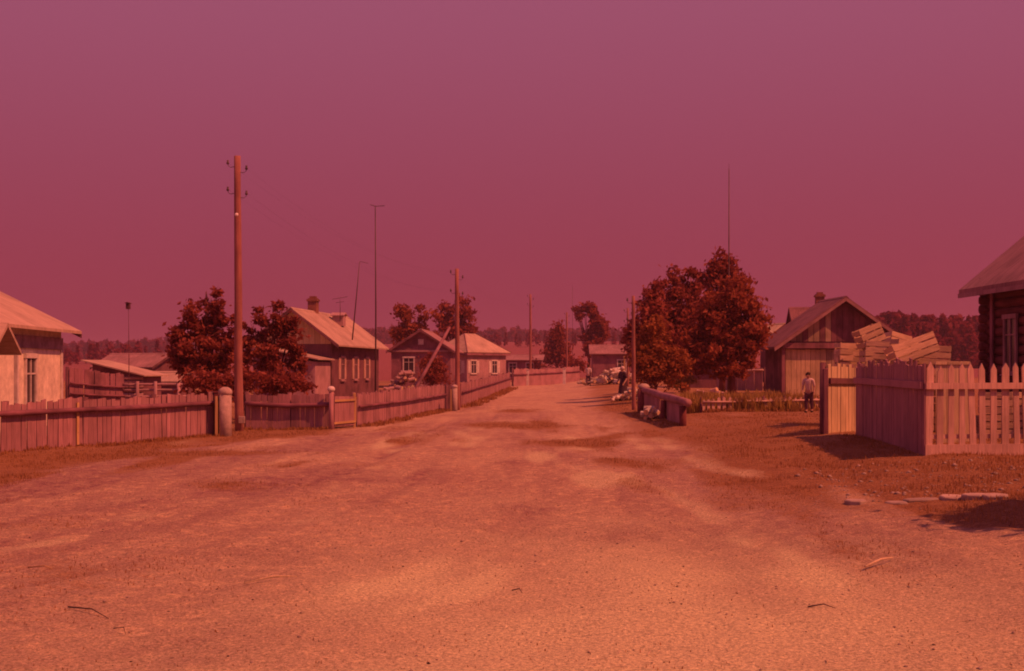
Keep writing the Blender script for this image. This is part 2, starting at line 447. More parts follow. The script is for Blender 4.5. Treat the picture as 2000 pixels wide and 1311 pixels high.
for nm, msk in (('dirt_road', isroad), ('ground', ~isroad)):
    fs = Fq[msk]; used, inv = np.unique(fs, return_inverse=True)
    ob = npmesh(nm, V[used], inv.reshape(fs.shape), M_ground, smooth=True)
    a = ob.data.attributes.new('grass', 'FLOAT', 'POINT'); a.data.foreach_set('value', g.ravel()[used].astype(np.float32))
    a = ob.data.attributes.new('dust_glow', 'FLOAT', 'POINT'); a.data.foreach_set('value', dust_glow.ravel()[used].astype(np.float32))
    a = ob.data.attributes.new('damp', 'FLOAT', 'POINT'); a.data.foreach_set('value', damp.ravel()[used].astype(np.float32))
    tag(ob, kind='structure')

def grass_at(x, y):
    i = np.clip(np.searchsorted(ys, y) - 1, 0, ny - 1); j = np.clip(np.searchsorted(xs, x) - 1, 0, nx - 1)
    return g[i, j], Z[i, j]

# ------------------------------------------------------------------ fences
def line_pts(a, b_, n): return [(a[0] + (b_[0] - a[0]) * i / n, a[1] + (b_[1] - a[1]) * i / n) for i in range(n + 1)]

def board(t, m, x, y, d, nrm, w, th, z0, z1, tip=0.0, lean=0.0, name='board', cut=0.0):
    mb = MB(); o = Vector(t.location); c = Vector((x, y, 0)) - Vector((o.x, o.y, 0)); c.z = 0
    a0 = Vector((d[0], d[1], 0)) + Vector((0, 0, 0)); a1 = Vector((d[0] * lean, d[1] * lean, 1))
    z0 -= o.z; z1 -= o.z
    if tip: poly = [(-w / 2, z0), (w / 2, z0), (w / 2 * 0.94, z1 - tip), (0, z1), (-w / 2 * 0.94, z1 - tip)]
    else: poly = [(-w / 2, z0), (w / 2, z0), (w / 2, z1 + cut), (-w / 2, z1 - cut)]
    n_ = Vector((nrm[0], nrm[1], 0))
    # lean about the board's foot
    og = c - Vector((d[0], d[1], 0)) * lean * z0
    mb.prism(poly, a0, a1, n_ * (-th / 2), n_ * (th / 2), og)
    return mb.build(name, m, t)

def rail(t, m, a, b_, za, zb, r=None, w=0.08, th=0.04, off=(0, 0), name='rail', sag=0.0):
    o = Vector(t.location); A = Vector((a[0] + off[0], a[1] + off[1], za)) - o; B = Vector((b_[0] + off[0], b_[1] + off[1], zb)) - o
    mb = MB()
    if r:
        k = 8; pts = [A.lerp(B, i / k) + Vector((0, 0, -sag * math.sin(math.pi * i / k) + random.uniform(-.012, .012))) for i in range(k + 1)]
        mb.tube(pts, [r * random.uniform(.9, 1.08) for _ in pts], 8, 0.08)
        return mb.build(name, m, t, smooth=True)
    d = (B - A); u = d.normalized(); nn = Vector((-u.y, u.x, 0)).normalized()
    mb.obox((A + B) / 2, d / 2, nn * th / 2, Vector((0, 0, w / 2)))
    return mb.build(name, m, t)

def post(t, m, x, y, z0, z1, r=0.07, name='post', square=False, taper=0.9):
    o = Vector(t.location); mb = MB(); x -= o.x; y -= o.y; z0 -= o.z; z1 -= o.z
    if square: mb.box(x - r, x + r, y - r, y + r, z0, z1); return mb.build(name, m, t, bevel=0.01)
    mb.tube([(x, y, z0), (x + random.uniform(-.015, .015), y, (z0 + z1) / 2), (x, y, z1)], [r, r * .97, r * taper], 9, 0.08)
    return mb.build(name, m, t, smooth=True)

def fence(label, a, b_, ha, hb, bw, gap, m=M_board, tip=0.0, jit=0.045, lean=0.025, rails=(), rail_m=M_rail, rail_r=0.06, rail_off=0.09, posts=3, post_m=M_darkwood, post_r=0.07, skip=(), name='board_fence', wj=0.12, group='fences along the street', zbot=-0.05, stuff=False, th=0.022, sag=0.03, post_h=0.05):
    """posts, rails and boards; the rails are on the road side"""
    A = Vector((a[0], a[1])); B = Vector((b_[0], b_[1])); Ln = (B - A).length; d = (B - A) / Ln; n_ = Vector((d.y, -d.x))
    t = empty(name, (a[0], a[1], Tz(*a)), 0, label, 'fence', group)
    s = 0.0; i = 0; mb = MB()
    while s < Ln - bw * 0.5:
        w = bw * random.uniform(1 - wj, 1 + wj); c = A + d * (s + w / 2); f = s / Ln
        h = ha + (hb - ha) * f + random.uniform(-jit, jit); z = Tz(c.x, c.y)
        if i not in skip:
            if stuff:
                mb.prism([(-w / 2, z + zbot - t.location.z), (w / 2, z + zbot - t.location.z), (w / 2, z + h - t.location.z), (-w / 2, z + h - t.location.z)], (d.x, d.y, 0), (0, 0, 1), (0, 0, 0), (n_.x * th, n_.y * th, 0), (c.x - t.location.x, c.y - t.location.y, 0))
            else: board(t, m, c.x + n_.x * random.uniform(-.006, .006), c.y, d, n_, w, th, z + zbot, z + h, tip * random.uniform(.8, 1.2) if tip else 0, random.uniform(-lean, lean), cut=0 if tip else random.uniform(-.015, .015), name='picket' if tip else 'board')
        s += w + gap * random.uniform(0.4, 1.6); i += 1
    if stuff: tag(mb.build('boards', m, t), kind='stuff')
    for rz in rails:
        za = Tz(*a) + rz; zb = Tz(*b_) + rz * hb / ha
        rail(t, rail_m, a, b_, za, zb, r=rail_r if rail_r else None, w=0.09, off=(n_.x * rail_off, n_.y * rail_off), sag=sag)
    for k in range(posts):
        p = A + d * Ln * (k / max(1, posts - 1)); z = Tz(p.x, p.y); h = ha + (hb - ha) * k / max(1, posts - 1)
        post(t, post_m, p.x - n_.x * 0.11, p.y - n_.y * 0.11, z - 0.3, z + h + post_h, post_r)
    return t

random.seed(4)
A0 = G(-160, 893); A1 = G(424, 850)
fence('long grey board fence before the white house at the left edge of the street', A0, A1, 1.02, 1.10, 0.135, 0.012, rails=(0.80,), rail_r=0.06, posts=5, skip=())
B0 = G(480, 838); B1 = G(648, 838)
fence('grey board fence right of the tall near pole, before the dark bushes', B0, B1, 1.02, 0.98, 0.13, 0.012, rails=(0.74,), rail_r=0.065, posts=3, sag=0.05)
# short frame of fresh wood where the fence ends
g0 = G(650, 838); g1 = G(692, 836)
t = empty('garden_gate', (g0[0], g0[1], Tz(*g0)), 0, 'short gate panel framed with fresh yellowish wood at the end of the left fence', 'gate')
dd = Vector((g1[0] - g0[0], g1[1] - g0[1])); ln = dd.length; dd /= ln
for k in range(4):
    c = Vector(g0) + dd * (ln * (k + .5) / 4)
    z = Tz(c.x, c.y); board(t, M_board, c.x, c.y, dd, (dd.y, -dd.x), ln / 4 - .01, .02, z + .08, z + .93)
z = Tz(*g0)
rail(t, M_yellow, g0, g1, z + .80, z + .80, w=.06, off=(dd.y * .03, -dd.x * .03)); rail(t, M_yellow, g0, g1, z + .16, z + .16, w=.06, off=(dd.y * .03, -dd.x * .03))
post(t, M_yellow, g1[0], g1[1], z - .2, z + 1.0, .035, square=True, name='gate_post')
C0 = G(697, 834); C1 = G(868, 801)
fence('grey board fence in front of the house with white shutters', C0, C1, 1.0, 1.05, 0.15, 0.012, rails=(0.62,), rail_r=0.04, posts=5, rail_m=M_rail)
D0 = G(900, 796); D1 = G(996, 757)
D1 = (D1[0], min(D1[1], 100))
fence('grey board fence beyond the second pole, running to the end of the street', D0, D1, 1.1, 1.15, 0.2, 0.02, rails=(0.7,), rail_r=0.045, posts=7)
# gate opening with a pale leaf between the two
t = fence('narrow wicket of dark boards beside the second pole', C1, D0, 1.05, 1.05, 0.16, 0.03, m=M_darkwood, rails=(), posts=2, name='wicket_gate', group=None)
t['category'] = 'gate'
E0 = D1; E1 = (5.9, 112)
fence('far grey fence closing the end of the street', (D1[0] + .3, 101), E1, 1.35, 1.3, 0.22, 0.02, m=M_board, rails=(0.9,), rail_r=0.05, posts=6, stuff=True, group=None)
for i, px in enumerate((1030, 1102)):
    x = (px - 1000) / F * 103; z = Tz(x, 103)
    t = empty('gate_post', (x, 103, z), 0, ('pale gate post in the far fence, the left one' if i == 0 else 'pale gate post in the far fence beside the thin far pole'), 'post', 'pale posts in the far fence')
    post(t, M_white, x, 103, z - .2, z + 1.25, .12, square=True, name='shaft')
    mb = MB(); mb.box(-.15, .15, -.15, .15, 1.25, 1.31); mb.build('cap', M_white, t)

# white stub post with a rounded cap by the near pole
def round_post(px, py, h, r, label, m=M_concrete, face=M_yellow):
    x, y = G(px, py); z = Tz(x, y)
    t = empty('gate_post', (x, y, z), 0, label, 'post')
    mb = MB(); mb.tube([(0, 0, -.3), (0, 0, h)], [r, r * .95], 14, .03); mb.build('shaft', m, t, smooth=True)
    mb = MB(); mb.blob((0, 0, h + .01), (r * 1.12, r * 1.12, r * .8), 14, 8, 0.03, 1); mb.build('cap', m, t, smooth=True)
    mb = MB(); mb.box(-r * 1.35, -r * 1.02, -r * .9, r * .6, -.2, h * .92); mb.build('side_board', face, t)
    return t
round_post(440, 852, 1.13, .17, 'thick pale gate post with a domed cap beside the tall near pole')
round_post(888, 803, .98, .12, 'pale gate post beside the second pole from the left')
x, y = G(642, 840); t = empty('gate_post', (x, y + .5, Tz(x, y)), 0, 'short post with a white cap standing up behind the left fence', 'post')
mb = MB(); mb.tube([(0, 0, -.3), (0, 0, 1.08)], .07, 9, .05); mb.build('shaft', M_board, t, smooth=True)
mb = MB(); mb.blob((0, 0, 1.13), (.11, .11, .09), 12, 8, .04, 2); mb.build('cap', M_white, t, smooth=True)
x, y = A1; t = empty('gate_post', (x + .03, y - .12, Tz(x, y)), 0, 'dark square post at the end of the long left fence', 'post')
mb = MB(); mb.box(-.07, .07, -.07, .07, -.3, 1.12); mb.build('shaft', M_log, t, bevel=.01)
mb = MB(); mb.box(-.085, .085, -.085, .085, 1.12, 1.15); mb.build('cap', M_log, t)
# one bright board nailed on the near fence
d = Vector((A1[0] - A0[0], A1[1] - A0[1])).normalized(); n_ = Vector((d.y, -d.x))
for f, label in ((0.46, 'narrow bright fresh board nailed to the long left fence'),):
    p = Vector(A0) + (Vector(A1) - Vector(A0)) * f; z = Tz(p.x, p.y)
    t = empty('loose_board', (p.x, p.y, z), 0, label, 'board')
    board(t, M_yellow, p.x + n_.x * .03, p.y + n_.y * .03, d, n_, .07, .02, z + .02, z + .98, name='plank')
    mb = MB()
    for zz in (.3, .7): mb.blob((n_.x * .045, n_.y * .045, zz), .008, 6, 4, 0)
    mb.build('nail', M_metal, t)

# ------------------------------------------------------------------ right-hand corner fence
random.seed(11)
K0 = G(1806, 890)                      # corner
zK = Tz(*K0)
KR = (K0[0] + 5.2, K0[1] + 0.9)
t = empty('picket_fence', (K0[0], K0[1], zK), 0, 'pointed grey picket fence on a low base board at the right edge', 'fence', None)
A = Vector(K0); B = Vector(KR); Ln = (B - A).length; d = (B - A) / Ln; n_ = Vector((d.y, -d.x)); s = 0.0; i = 0
H = 1.46
while s < Ln:
    w = random.choice((.10, .11, .12, .13)); c = A + d * (s + w / 2)
    z = zK + .0
    board(t, M_picket, c.x, c.y, d, n_, w, .024, z + .16, z + H + random.uniform(-.05, .05) + .02, random.uniform(.07, .12), random.uniform(-.045, .045), name='picket')
    s += w + random.uniform(.055, .10); i += 1
for zz in (1.12, .30):
    rail(t, M_picket, K0, KR, zK + zz, zK + zz, w=.10 if zz > 1 else .07, th=.045, off=((n_.x * .045, n_.y * .045) if zz > 1 else (-n_.x * .04, -n_.y * .04)))
mb = MB(); mb.obox(((A + B) / 2 - A).to_3d() + Vector((0, 0, .03)), (d * Ln / 2).to_3d(), n_.to_3d() * .03, (0, 0, .145)); mb.build('base_board', M_picket, t)
for f in (0.03, .5, .98):
    p = A + d * Ln * f - n_ * .14; post(t, M_darkwood, p.x, p.y, zK - .3, zK + 1.25, .045, name='post')

K1 = (K0[0] + 0.52, 26.6)
t = fence('tall tight fence of old dark planks running back from the picket corner', K1, K0, 1.46, 1.50, 0.15, 0.004, m=M_board, jit=.07, lean=.006, rails=(), posts=0, th=.03, group=None, zbot=-.1)
o_ = t
d = Vector((K1[0] - K0[0], K1[1] - K0[1])).normalized(); n_ = Vector((-d.y, d.x))
for f in (.25, .6, .97): post(o_, M_darkwood, K0[0] + (K1[0] - K0[0]) * f + .12, K0[1] + (K1[1] - K0[1]) * f, zK - .3, zK + 1.35, .07)
rail(o_, M_board, K0, K1, Tz(*K0) + 1.13, Tz(*K1) + 1.13, w=.12, th=.05, off=(n_.x * .045, n_.y * .045))
KL0 = (XZ(1617, 0, 27.2)[0], 27.2); KL1 = (XZ(1670, 0, 28.4)[0], 28.4)
t = fence('short panel of pale sunlit planks left of the dark fence, below the crates', KL0, KL1, 1.46, 1.44, 0.15, 0.01, m=M_lightboard, jit=.05, lean=.02, rails=(), posts=2, th=.03, group=None)
d = Vector((KL1[0] - KL0[0], KL1[1] - KL0[1])).normalized(); n_ = Vector((d.y, -d.x))
rail(t, M_darkwood, KL0, KL1, Tz(*KL0) + 1.12, Tz(*KL1) + 1.12, w=.12, th=.05, off=(n_.x * .045, n_.y * .045))
post(t, M_darkwood, KL0[0] - .05, KL0[1], Tz(*KL0) - .2, Tz(*KL0) + 1.38, .05, square=True)

# ------------------------------------------------------------------ crates
def make_crate(w, dp, h, label, group, slats=3):
    t = empty('wooden_crate', (0, 0, 0), 0, label, 'crate', group)
    mb = MB()
    for sx in (-1, 1):
        for sy in (-1, 1):
            mb = MB(); mb.box(sx * (w / 2 - .02) - .015, sx * (w / 2 - .02) + .015, sy * (dp / 2 - .03) - .015, sy * (dp / 2 - .03) + .015, .01, h - .005)
            mb.build('corner_post', M_crate, t)
    sh = h / slats
    for k in range(slats):
        z0 = k * sh + .015; z1 = (k + 1) * sh - .015
        for sy in (-1, 1):
            mb = MB(); mb.box(-w / 2, w / 2, sy * (dp / 2) - .007, sy * (dp / 2) + .007, z0, z1); mb.build('slat', M_crate, t)
        for sx in (-1, 1):
            mb = MB(); mb.box(sx * (w / 2) - .006, sx * (w / 2) + .006, -dp / 2 + .009, dp / 2 - .009, z0 + .004, z1 - .004); mb.build('slat', M_crate, t)
    for k in range(4):
        y0 = -dp / 2 + .01 + k * (dp - .02) / 4
        mb = MB(); mb.box(-w / 2 + .01, w / 2 - .01, y0 + .006, y0 + (dp - .02) / 4 - .006, -.008, .004); mb.build('bottom_slat', M_crate, t)
    return t
def copy_thing(t, label=None):
    c = t.copy(); COL.objects.link(c)
    if label: c['label'] = label
    for ch in t.children:
        k = ch.copy(); COL.objects.link(k); k.parent = c
        k.matrix_parent_inverse = ch.matrix_parent_inverse
    return c
GRP = 'wooden crates heaped behind the right fence'
zg = 0.36
small = make_crate(.58, .40, .45, 'upright slatted crate at the left end of the heap, above the sunlit planks', GRP)
long_ = make_crate(1.02, .50, .46, 'long slatted crate tipped up at the right end of the heap, over the pickets', GRP)
cr = [
    (small, 1657, 706, 31.0, 0, 2, 0.12, None),
    (small, 1704, 673, 30.2, -6, -21, 0.22, 'crate tilted steeply on top of the heap, topmost of all, before the barn gable'),
    (long_, 1788, 702, 28.4, -10, -19, 0.16, None),
    (small, 1712, 703, 30.1, 0, 3, -0.1, 'darker crate lying under the topmost tilted crate'),
    (small, 1765, 703, 29.2, 0, 9, 0.2, 'crate wedged between the topmost crate and the long tipped crate'),
    (small, 1748, 688, 31.3, -8, 14, 0.3, 'crate leaning the other way right of the topmost crate'),
    (long_, 1806, 712, 29.4, 0, 4, -0.1, 'long crate lying behind and below the long tipped one'),
    (long_, 1690, 712, 31.6, 0, -3, 0.1, 'long crate lying behind the left crate, just over the planks'),
]
first = {}
base_tops = []
for src, px, py, Yc, rx, ry, rz, lab in cr:
    o = src if src not in first else copy_thing(src, lab)
    first[src] = 1
    x, z = XZ(px, py, Yc)
    o.location = (x, Yc, z); o.rotation_euler = (R(rx), R(ry), rz); base_tops.append((x, Yc, z))
# the crates below that carry them, seen between the pickets
words = {0: 'bottom', 1: 'second from the ground', 2: 'third from the ground', 3: 'fourth from the ground'}
stack = [(8.15, 31.0, 'leftmost stack'), (8.55, 30.1, 'stack under the topmost tilted one'), (9.0, 28.4, 'stack left under the long tipped one'), (9.62, 28.5, 'stack right under the long tipped one'), (9.9, 26.2, 'low stack behind the middle pickets'), (10.6, 26.6, 'low stack furthest right')]
for si, (sx, sy, w_) in enumerate(stack):
    n = 4 if si < 2 else (3 if si < 4 else 2)
    for k in range(n):
        if si in (0,) and k == 3: pass
        o = copy_thing(small, f'crate behind the pickets, {words[k]}, {w_}')
        o.location = (sx + random.uniform(-.03, .03), sy + random.uniform(-.03, .03), zg + .01 + k * .455)
        o.rotation_euler = (0, 0, random.uniform(-.12, .12) + (0.2 if si % 2 else -.1))
# pale upright boards behind the pickets
for k, (px, w_) in enumerate(((1838, .2), (1861, .22), (1884, .18))):
    x, z = XZ(px, 706, 24.0)
    t = empty('loose_board', (x, 24.0, zg), 0, ('pale upright board behind the pickets, left of three', 'pale upright board behind the pickets, middle of three', 'pale upright board behind the pickets, right of three')[k], 'board', 'pale boards stood behind the pickets')
    mb = MB(); mb.box(-w_ / 2, w_ / 2, -.015, .015, -.05, z - zg); mb.build('plank', M_lightboard, t)
    mb = MB(); mb.box(-w_ / 2 - .01, w_ / 2 + .01, -.04, -.017, z - zg - .06, z - zg - .01); mb.build('cleat', M_lightboard, t)

# ------------------------------------------------------------------ houses
def gable(name, label, cat, x, y, rot, W, Ln, eh, rh, over=0.4, wall_m=M_wallwood, roof_m=M_slate, base=None, barge=M_darkwood, rt=0.07, wall_name='wall'):
    """W across, Ln along the ridge (local y); the street side is +x, the near gable -y"""
    z = (Tz(x, y) if base is None else base)
    t = empty(name, (x, y, z), rot, label, cat)
    sl = (rh - eh) / (W / 2)
    mb = MB(); mb.prism([(-W / 2, -.5), (W / 2, -.5), (W / 2, eh), (0, rh), (-W / 2, eh)], (1, 0, 0), (0, 0, 1), (0, -Ln / 2, 0), (0, Ln / 2, 0))
    mb.build(wall_name, wall_m, t)
    e = over; c = .012
    lo = [(-W / 2 - e, eh - sl * e + c), (0, rh + c), (W / 2 + e, eh - sl * e + c)]
    up = [(p[0], p[1] + rt * math.sqrt(1 + sl * sl)) for p in lo]
    k = 10
    for sgn, nm in ((1, 'roof'), (-1, 'roof')):
        mb = MB(); X0, Z0 = (0, rh + c); X1 = sgn * (W / 2 + e); Z1 = eh - sl * e + c; h = rt * math.sqrt(1 + sl * sl)
        poly = [(X0 + sgn * .004, Z0), (X1, Z1), (X1, Z1 + h), (X0 + sgn * .004, Z0 + h)]
        mb.prism(poly, (1, 0, 0), (0, 0, 1), (0, -Ln / 2 - e, 0), (0, Ln / 2 + e, 0)); mb.build(nm, roof_m, t)
    # ridge cap and barge boards
    mb = MB(); mb.prism([(-.14, rh + c + h - .14 * sl + .004), (0, rh + c + h + .004), (.14, rh + c + h - .14 * sl + .004), (.14, rh + c + h - .14 * sl + .03), (0, rh + c + h + .035), (-.14, rh + c + h - .14 * sl + .03)], (1, 0, 0), (0, 0, 1), (0, -Ln / 2 - e - .01, 0), (0, Ln / 2 + e + .01, 0)); mb.build('ridge_cap', roof_m, t)
    for yy in (-Ln / 2 - e - .025, Ln / 2 + e + .005):
        for sgn in (-1, 1):
            X1 = sgn * (W / 2 + e); Z1 = eh - sl * e
            mb = MB(); mb.prism([(sgn * .003, rh - .10), (X1, Z1 - .10), (X1, Z1 + .07), (sgn * .003, rh + .07)], (1, 0, 0), (0, 0, 1), (0, yy, 0), (0, yy + .02, 0)); mb.build('barge_board', barge, t)
    return t

def window(t, side, pos, zc, w, h, W, Ln, frame_m=M_white, shutters=False, sh_m=M_white, mull=1):
    """side '+x','-x','-y'"""
    ax, n_, org = {'+x': ((0, 1, 0), (1, 0, 0), (W / 2, pos, 0)), '-x': ((0, -1, 0), (-1, 0, 0), (-W / 2, pos, 0)), '-y': ((1, 0, 0), (0, -1, 0), (pos, -Ln / 2, 0))}[side]
    ax = Vector(ax); n_ = Vector(n_); org = Vector(org) + Vector((0, 0, zc))
    def bx(u0, u1, v0, v1, d0, d1):
        return (org + ax * (u0 + u1) / 2 + Vector((0, 0, (v0 + v1) / 2)) + n_ * (d0 + d1) / 2, ax * (u1 - u0) / 2, n_ * (d1 - d0) / 2, Vector((0, 0, (v1 - v0) / 2)))
    fr = MB(); b_ = .09
    for q in ((-w / 2 - b_, -w / 2, -h / 2, h / 2, .003, .055), (w / 2, w / 2 + b_, -h / 2, h / 2, .003, .055), (-w / 2 - b_ - .03, w / 2 + b_ + .03, h / 2, h / 2 + .12, .003, .075), (-w / 2 - b_, w / 2 + b_, -h / 2 - .08, -h / 2, .003, .055)): fr.obox(*bx(*q))
    f = fr.build('window', frame_m, t)
    mb = MB(); mb.obox(*bx(-w / 2, w / 2, -h / 2, h / 2, .003, .014)); mb.build('pane', M_glass, f)
    mb = MB(); 
    for k in range(mull): 
        u = -w / 2 + w * (k + 1) / (mull + 1); mb.obox(*bx(u - .02, u + .02, -h / 2, h / 2, .016, .045))
    mb.obox(*bx(-w / 2, w / 2, h * .18, h * .18 + .04, .018, .040)); mb.build('mullion', frame_m, f)
    mb = MB(); mb.obox(*bx(-w / 2 - b_ - .04, w / 2 + b_ + .04, -h / 2 - .12, -h / 2 - .082, .003, .12)); mb.build('sill', frame_m, f)
    if shutters:
        for sg in (-1, 1):
            u0 = sg * (w / 2 + b_ + .03); u1 = sg * (w / 2 + b_ + .03 + w / 2)
            mb = MB(); mb.obox(*bx(min(u0, u1), max(u0, u1), -h / 2, h / 2 + .03, .003, .035))
            for vv in (-h * .25, h * .25): mb.obox(*bx(min(u0, u1) + .05, max(u0, u1) - .05, vv - h * .17, vv + h * .17, .036, .05))
            mb.build('shutter', sh_m, t)
    return f

def chimney(t, x, y, z0, z1, r=.25, m=M_brick):
    mb = MB(); z = z0; k = 0
    c = None
    mb.box(x - r, x + r, y - r, y + r, z0, z1); c = mb.build('chimney', m, t)
    mb = MB(); mb.box(x - r - .06, x + r + .06, y - r - .06, y + r + .06, z1 - .18, z1 - .06); mb.box(x - r + .08, x + r - .08, y - r + .08, y + r - .08, z1 + .002, z1 + .12)
    mb.build('chimney_cap', m, c)
    return c

# white house at the left edge
W1, L1 = 6.5, 12.0
t = gable('white_house', 'white-walled house with a pale slate roof at the left edge of the picture', 'house', -14.95, 28.1, R(3.5), W1, L1, 2.88, 4.5, over=.42, wall_m=M_whitewash, roof_m=M_slate, base=0.0)
mb = MB(); mb.box(W1 / 2 + .003, W1 / 2 + .05, -L1 / 2, L1 / 2, 2.25, 2.56); mb.build('frieze', M_frieze_shade, t)  # frieze band, with the eave shade put into its darker colour
for yy in (3.3, -2.2, -4.4): window(t, '+x', yy, 1.38, .72, 1.25, W1, L1, mull=1, frame_m=M_frieze_shade if False else M_white)
mb = MB(); mb.box(W1 / 2 + .003, W1 / 2 + .04, L1 / 2 - .13, L1 / 2 + .03, -.3, 2.25); mb.build('corner_board', M_white, t)
mb = MB(); mb.box(-W1 / 2 - .02, W1 / 2 + .02, -L1 / 2 - .02, L1 / 2 + .02, -.4, .28); mb.build('plinth', M_concrete, t)
# little hood over its entrance
mb = MB(); mb.prism([(-.9, 2.05), (0, 2.65), (.9, 2.05), (.9, 2.13), (0, 2.74), (-.9, 2.13)], (0, 1, 0), (0, 0, 1), (W1 / 2 + .052, 0, 0), (W1 / 2 + .8, 0, 0), (0, -.75, 0)); mb.build('porch_hood', M_slate, t)
for yy in (-1.53, .03):
    mb = MB(); mb.box(W1 / 2 + .68, W1 / 2 + .76, yy - .04, yy + .04, -.2, 2.045); mb.build('porch_post', M_white, t)
mb = MB(); mb.box(W1 / 2 + .003, W1 / 2 + .04, -1.15, -.35, .3, 1.98); mb.build('door', M_darkwood, t)

# house with white shutters
W2, L2 = 4.3, 12.0
t = gable('village_house', 'wooden house with pale slate roof, brick chimney and white shutters behind the bushes', 'house', -11.35, 76.3, R(-6.4), W2, L2, 3.36, 4.98, over=.55, wall_m=M_darkwood, roof_m=M_slate, base=0.0)
for yy in (-3.6, -.4, 2.6): window(t, '+x', yy, 1.75, .7, 1.2, W2, L2, shutters=True, frame_m=M_wallgrey, sh_m=M_picket)
chimney(t, -.1, -1.5, 4.6, 5.85, .26)
mb = MB(); mb.box(.55, 1.2, .4, 1.1, 4.3, 4.9); mb.prism([(-.45, 4.9), (0, 5.05), (.45, 4.9), (.45, 4.95), (0, 5.12), (-.45, 4.95)], (0, 1, 0), (0, 0, 1), (.45, 0, 0), (1.3, 0, 0), (0, .75, 0)); mb.build('roof_hatch', M_wallgrey, t)
# gable boards in the near end, pale to put its sunlight into the colour
sl2 = (4.98 - 3.36) / (W2 / 2)
for k in range(14):
    u0 = -W2 / 2 + .02 + k * (W2 - .04) / 14; u1 = u0 + (W2 - .04) / 14 - .015
    zt0 = 4.98 - abs(u0) * sl2 - .05; zt1 = 4.98 - abs(u1) * sl2 - .05
    if min(zt0, zt1) > 3.0:
        mb = MB(); mb.prism([(u0, 3.1), (u1, 3.1), (u1, zt1), (u0, zt0)], (1, 0, 0), (0, 0, 1), (0, -L2 / 2 - .025, 0), (0, -L2 / 2 - .003, 0)); mb.build('gable_board', M_lightboard, t)
# entrance annex on its near end
mb = MB(); mb.prism([(-.2, -.4), (2.1, -.4), (2.1, 2.1), (-.2, 2.5)], (1, 0, 0), (0, 0, 1), (0, -L2 / 2 - 3.2, 0), (0, -L2 / 2 - .03, 0)); mb.build('annex_wall', M_wallgrey, t)
mb = MB(); mb.prism([(-1.6, 2.98), (2.35, 2.2), (2.35, 2.27), (-1.6, 3.05)], (1, 0, 0), (0, 0, 1), (0, -L2 / 2 - 3.5, 0), (0, -L2 / 2 - .05, 0)); mb.build('annex_roof', M_slate, t)
mb = MB(); mb.prism([(-1.3, -.4), (-.25, -.4), (-.25, 2.5), (-1.3, 2.7)], (1, 0, 0), (0, 0, 1), (0, -L2 / 2 - 3.0, 0), (0, -L2 / 2 - .04, 0)); mb.build('annex_wall', M_wallwood, t)

# dark gabled house further on
W3, L3 = 4.4, 7.0
x3 = (833 - 1000) / F * 98
t = gable('village_house', 'dark low house with its gable to the street, left of the second pole', 'house', x3, 98, R(-3), W3, L3, 2.55, 3.95, over=.35, wall_m=M_wallwood, roof_m=M_slate_grey, base=.62)
mb = MB(); mb.box(-W3 / 2 - .1, W3 / 2 + .1, -L3 / 2 - .16, -L3 / 2 - .003, 2.35, 2.50); mb.build('gable_beam', M_wallgrey, t)
window(t, '-y', -.9, 1.4, .7, 1.0, W3, L3); window(t, '-y', .9, 1.4, .7, 1.0, W3, L3)
mb = MB(); mb.box(-.2, .2, -L3 / 2 - .03, -L3 / 2 - .003, 2.9, 3.3); mb.build('gable_vent', M_white, t)

# orange-lit house beyond the second pole
W4, L4 = 4.6, 6.4
x4 = (912 - 1000) / F * 128
x4, y4, rot4 = (918 - 1000) / F * 130, 130, R(-38)
t = empty('village_house', (x4, y4, .45), rot4, 'house with a bright hipped roof just right of the second pole', 'house')
mb = MB(); mb.box(-W4 / 2 + .1, W4 / 2 - .1, -L4 / 2 + .1, L4 / 2 - .1, -.4, 2.9); mb.build('wall', M_wallgrey, t)
hx, hy, e_, rz4 = W4 / 2 + .3, L4 / 2 + .3, 2.92, 4.85; rA = (0, -L4 / 2 + 2.3, rz4); rB = (0, L4 / 2 - 2.3, rz4)
c4 = [(-hx, -hy, e_), (hx, -hy, e_), (hx, hy, e_), (-hx, hy, e_)]
for face in ([c4[0], c4[1], rA], [c4[1], c4[2], rB, rA], [c4[2], c4[3], rB], [c4[3], c4[0], rA, rB]):
    mb = MB(); k = len(face); mb.add([tuple(p) for p in face] + [(p[0] * .985, p[1] * .985, p[2] - .08) for p in face], [tuple(range(k)), tuple(range(k, 2 * k))[::-1]] + [(i, k + i, k + (i + 1) % k, (i + 1) % k) for i in range(k)]); mb.build('roof', M_slate, t)
for a_, b_ in ((c4[0], rA), (c4[1], rA), (c4[2], rB), (c4[3], rB)):
    mb = MB(); mb.tube([a_, b_], .05, 6); mb.build('hip_cap', M_darkwood, t)
mb = MB(); mb.box(-hx + .06, hx - .06, -hy + .06, hy - .06, 2.62, 2.82); mb.build('eave_board', M_wallwood, t)
for xx in (-1.2, 1.0): window(t, '-y', xx, 1.45, .75, 1.2, W4, L4 - .2, shutters=True)
for yy in (-2.1, 1.2): window(t, '+x', yy, 1.45, .75, 1.2, W4 - .2, L4, shutters=True)

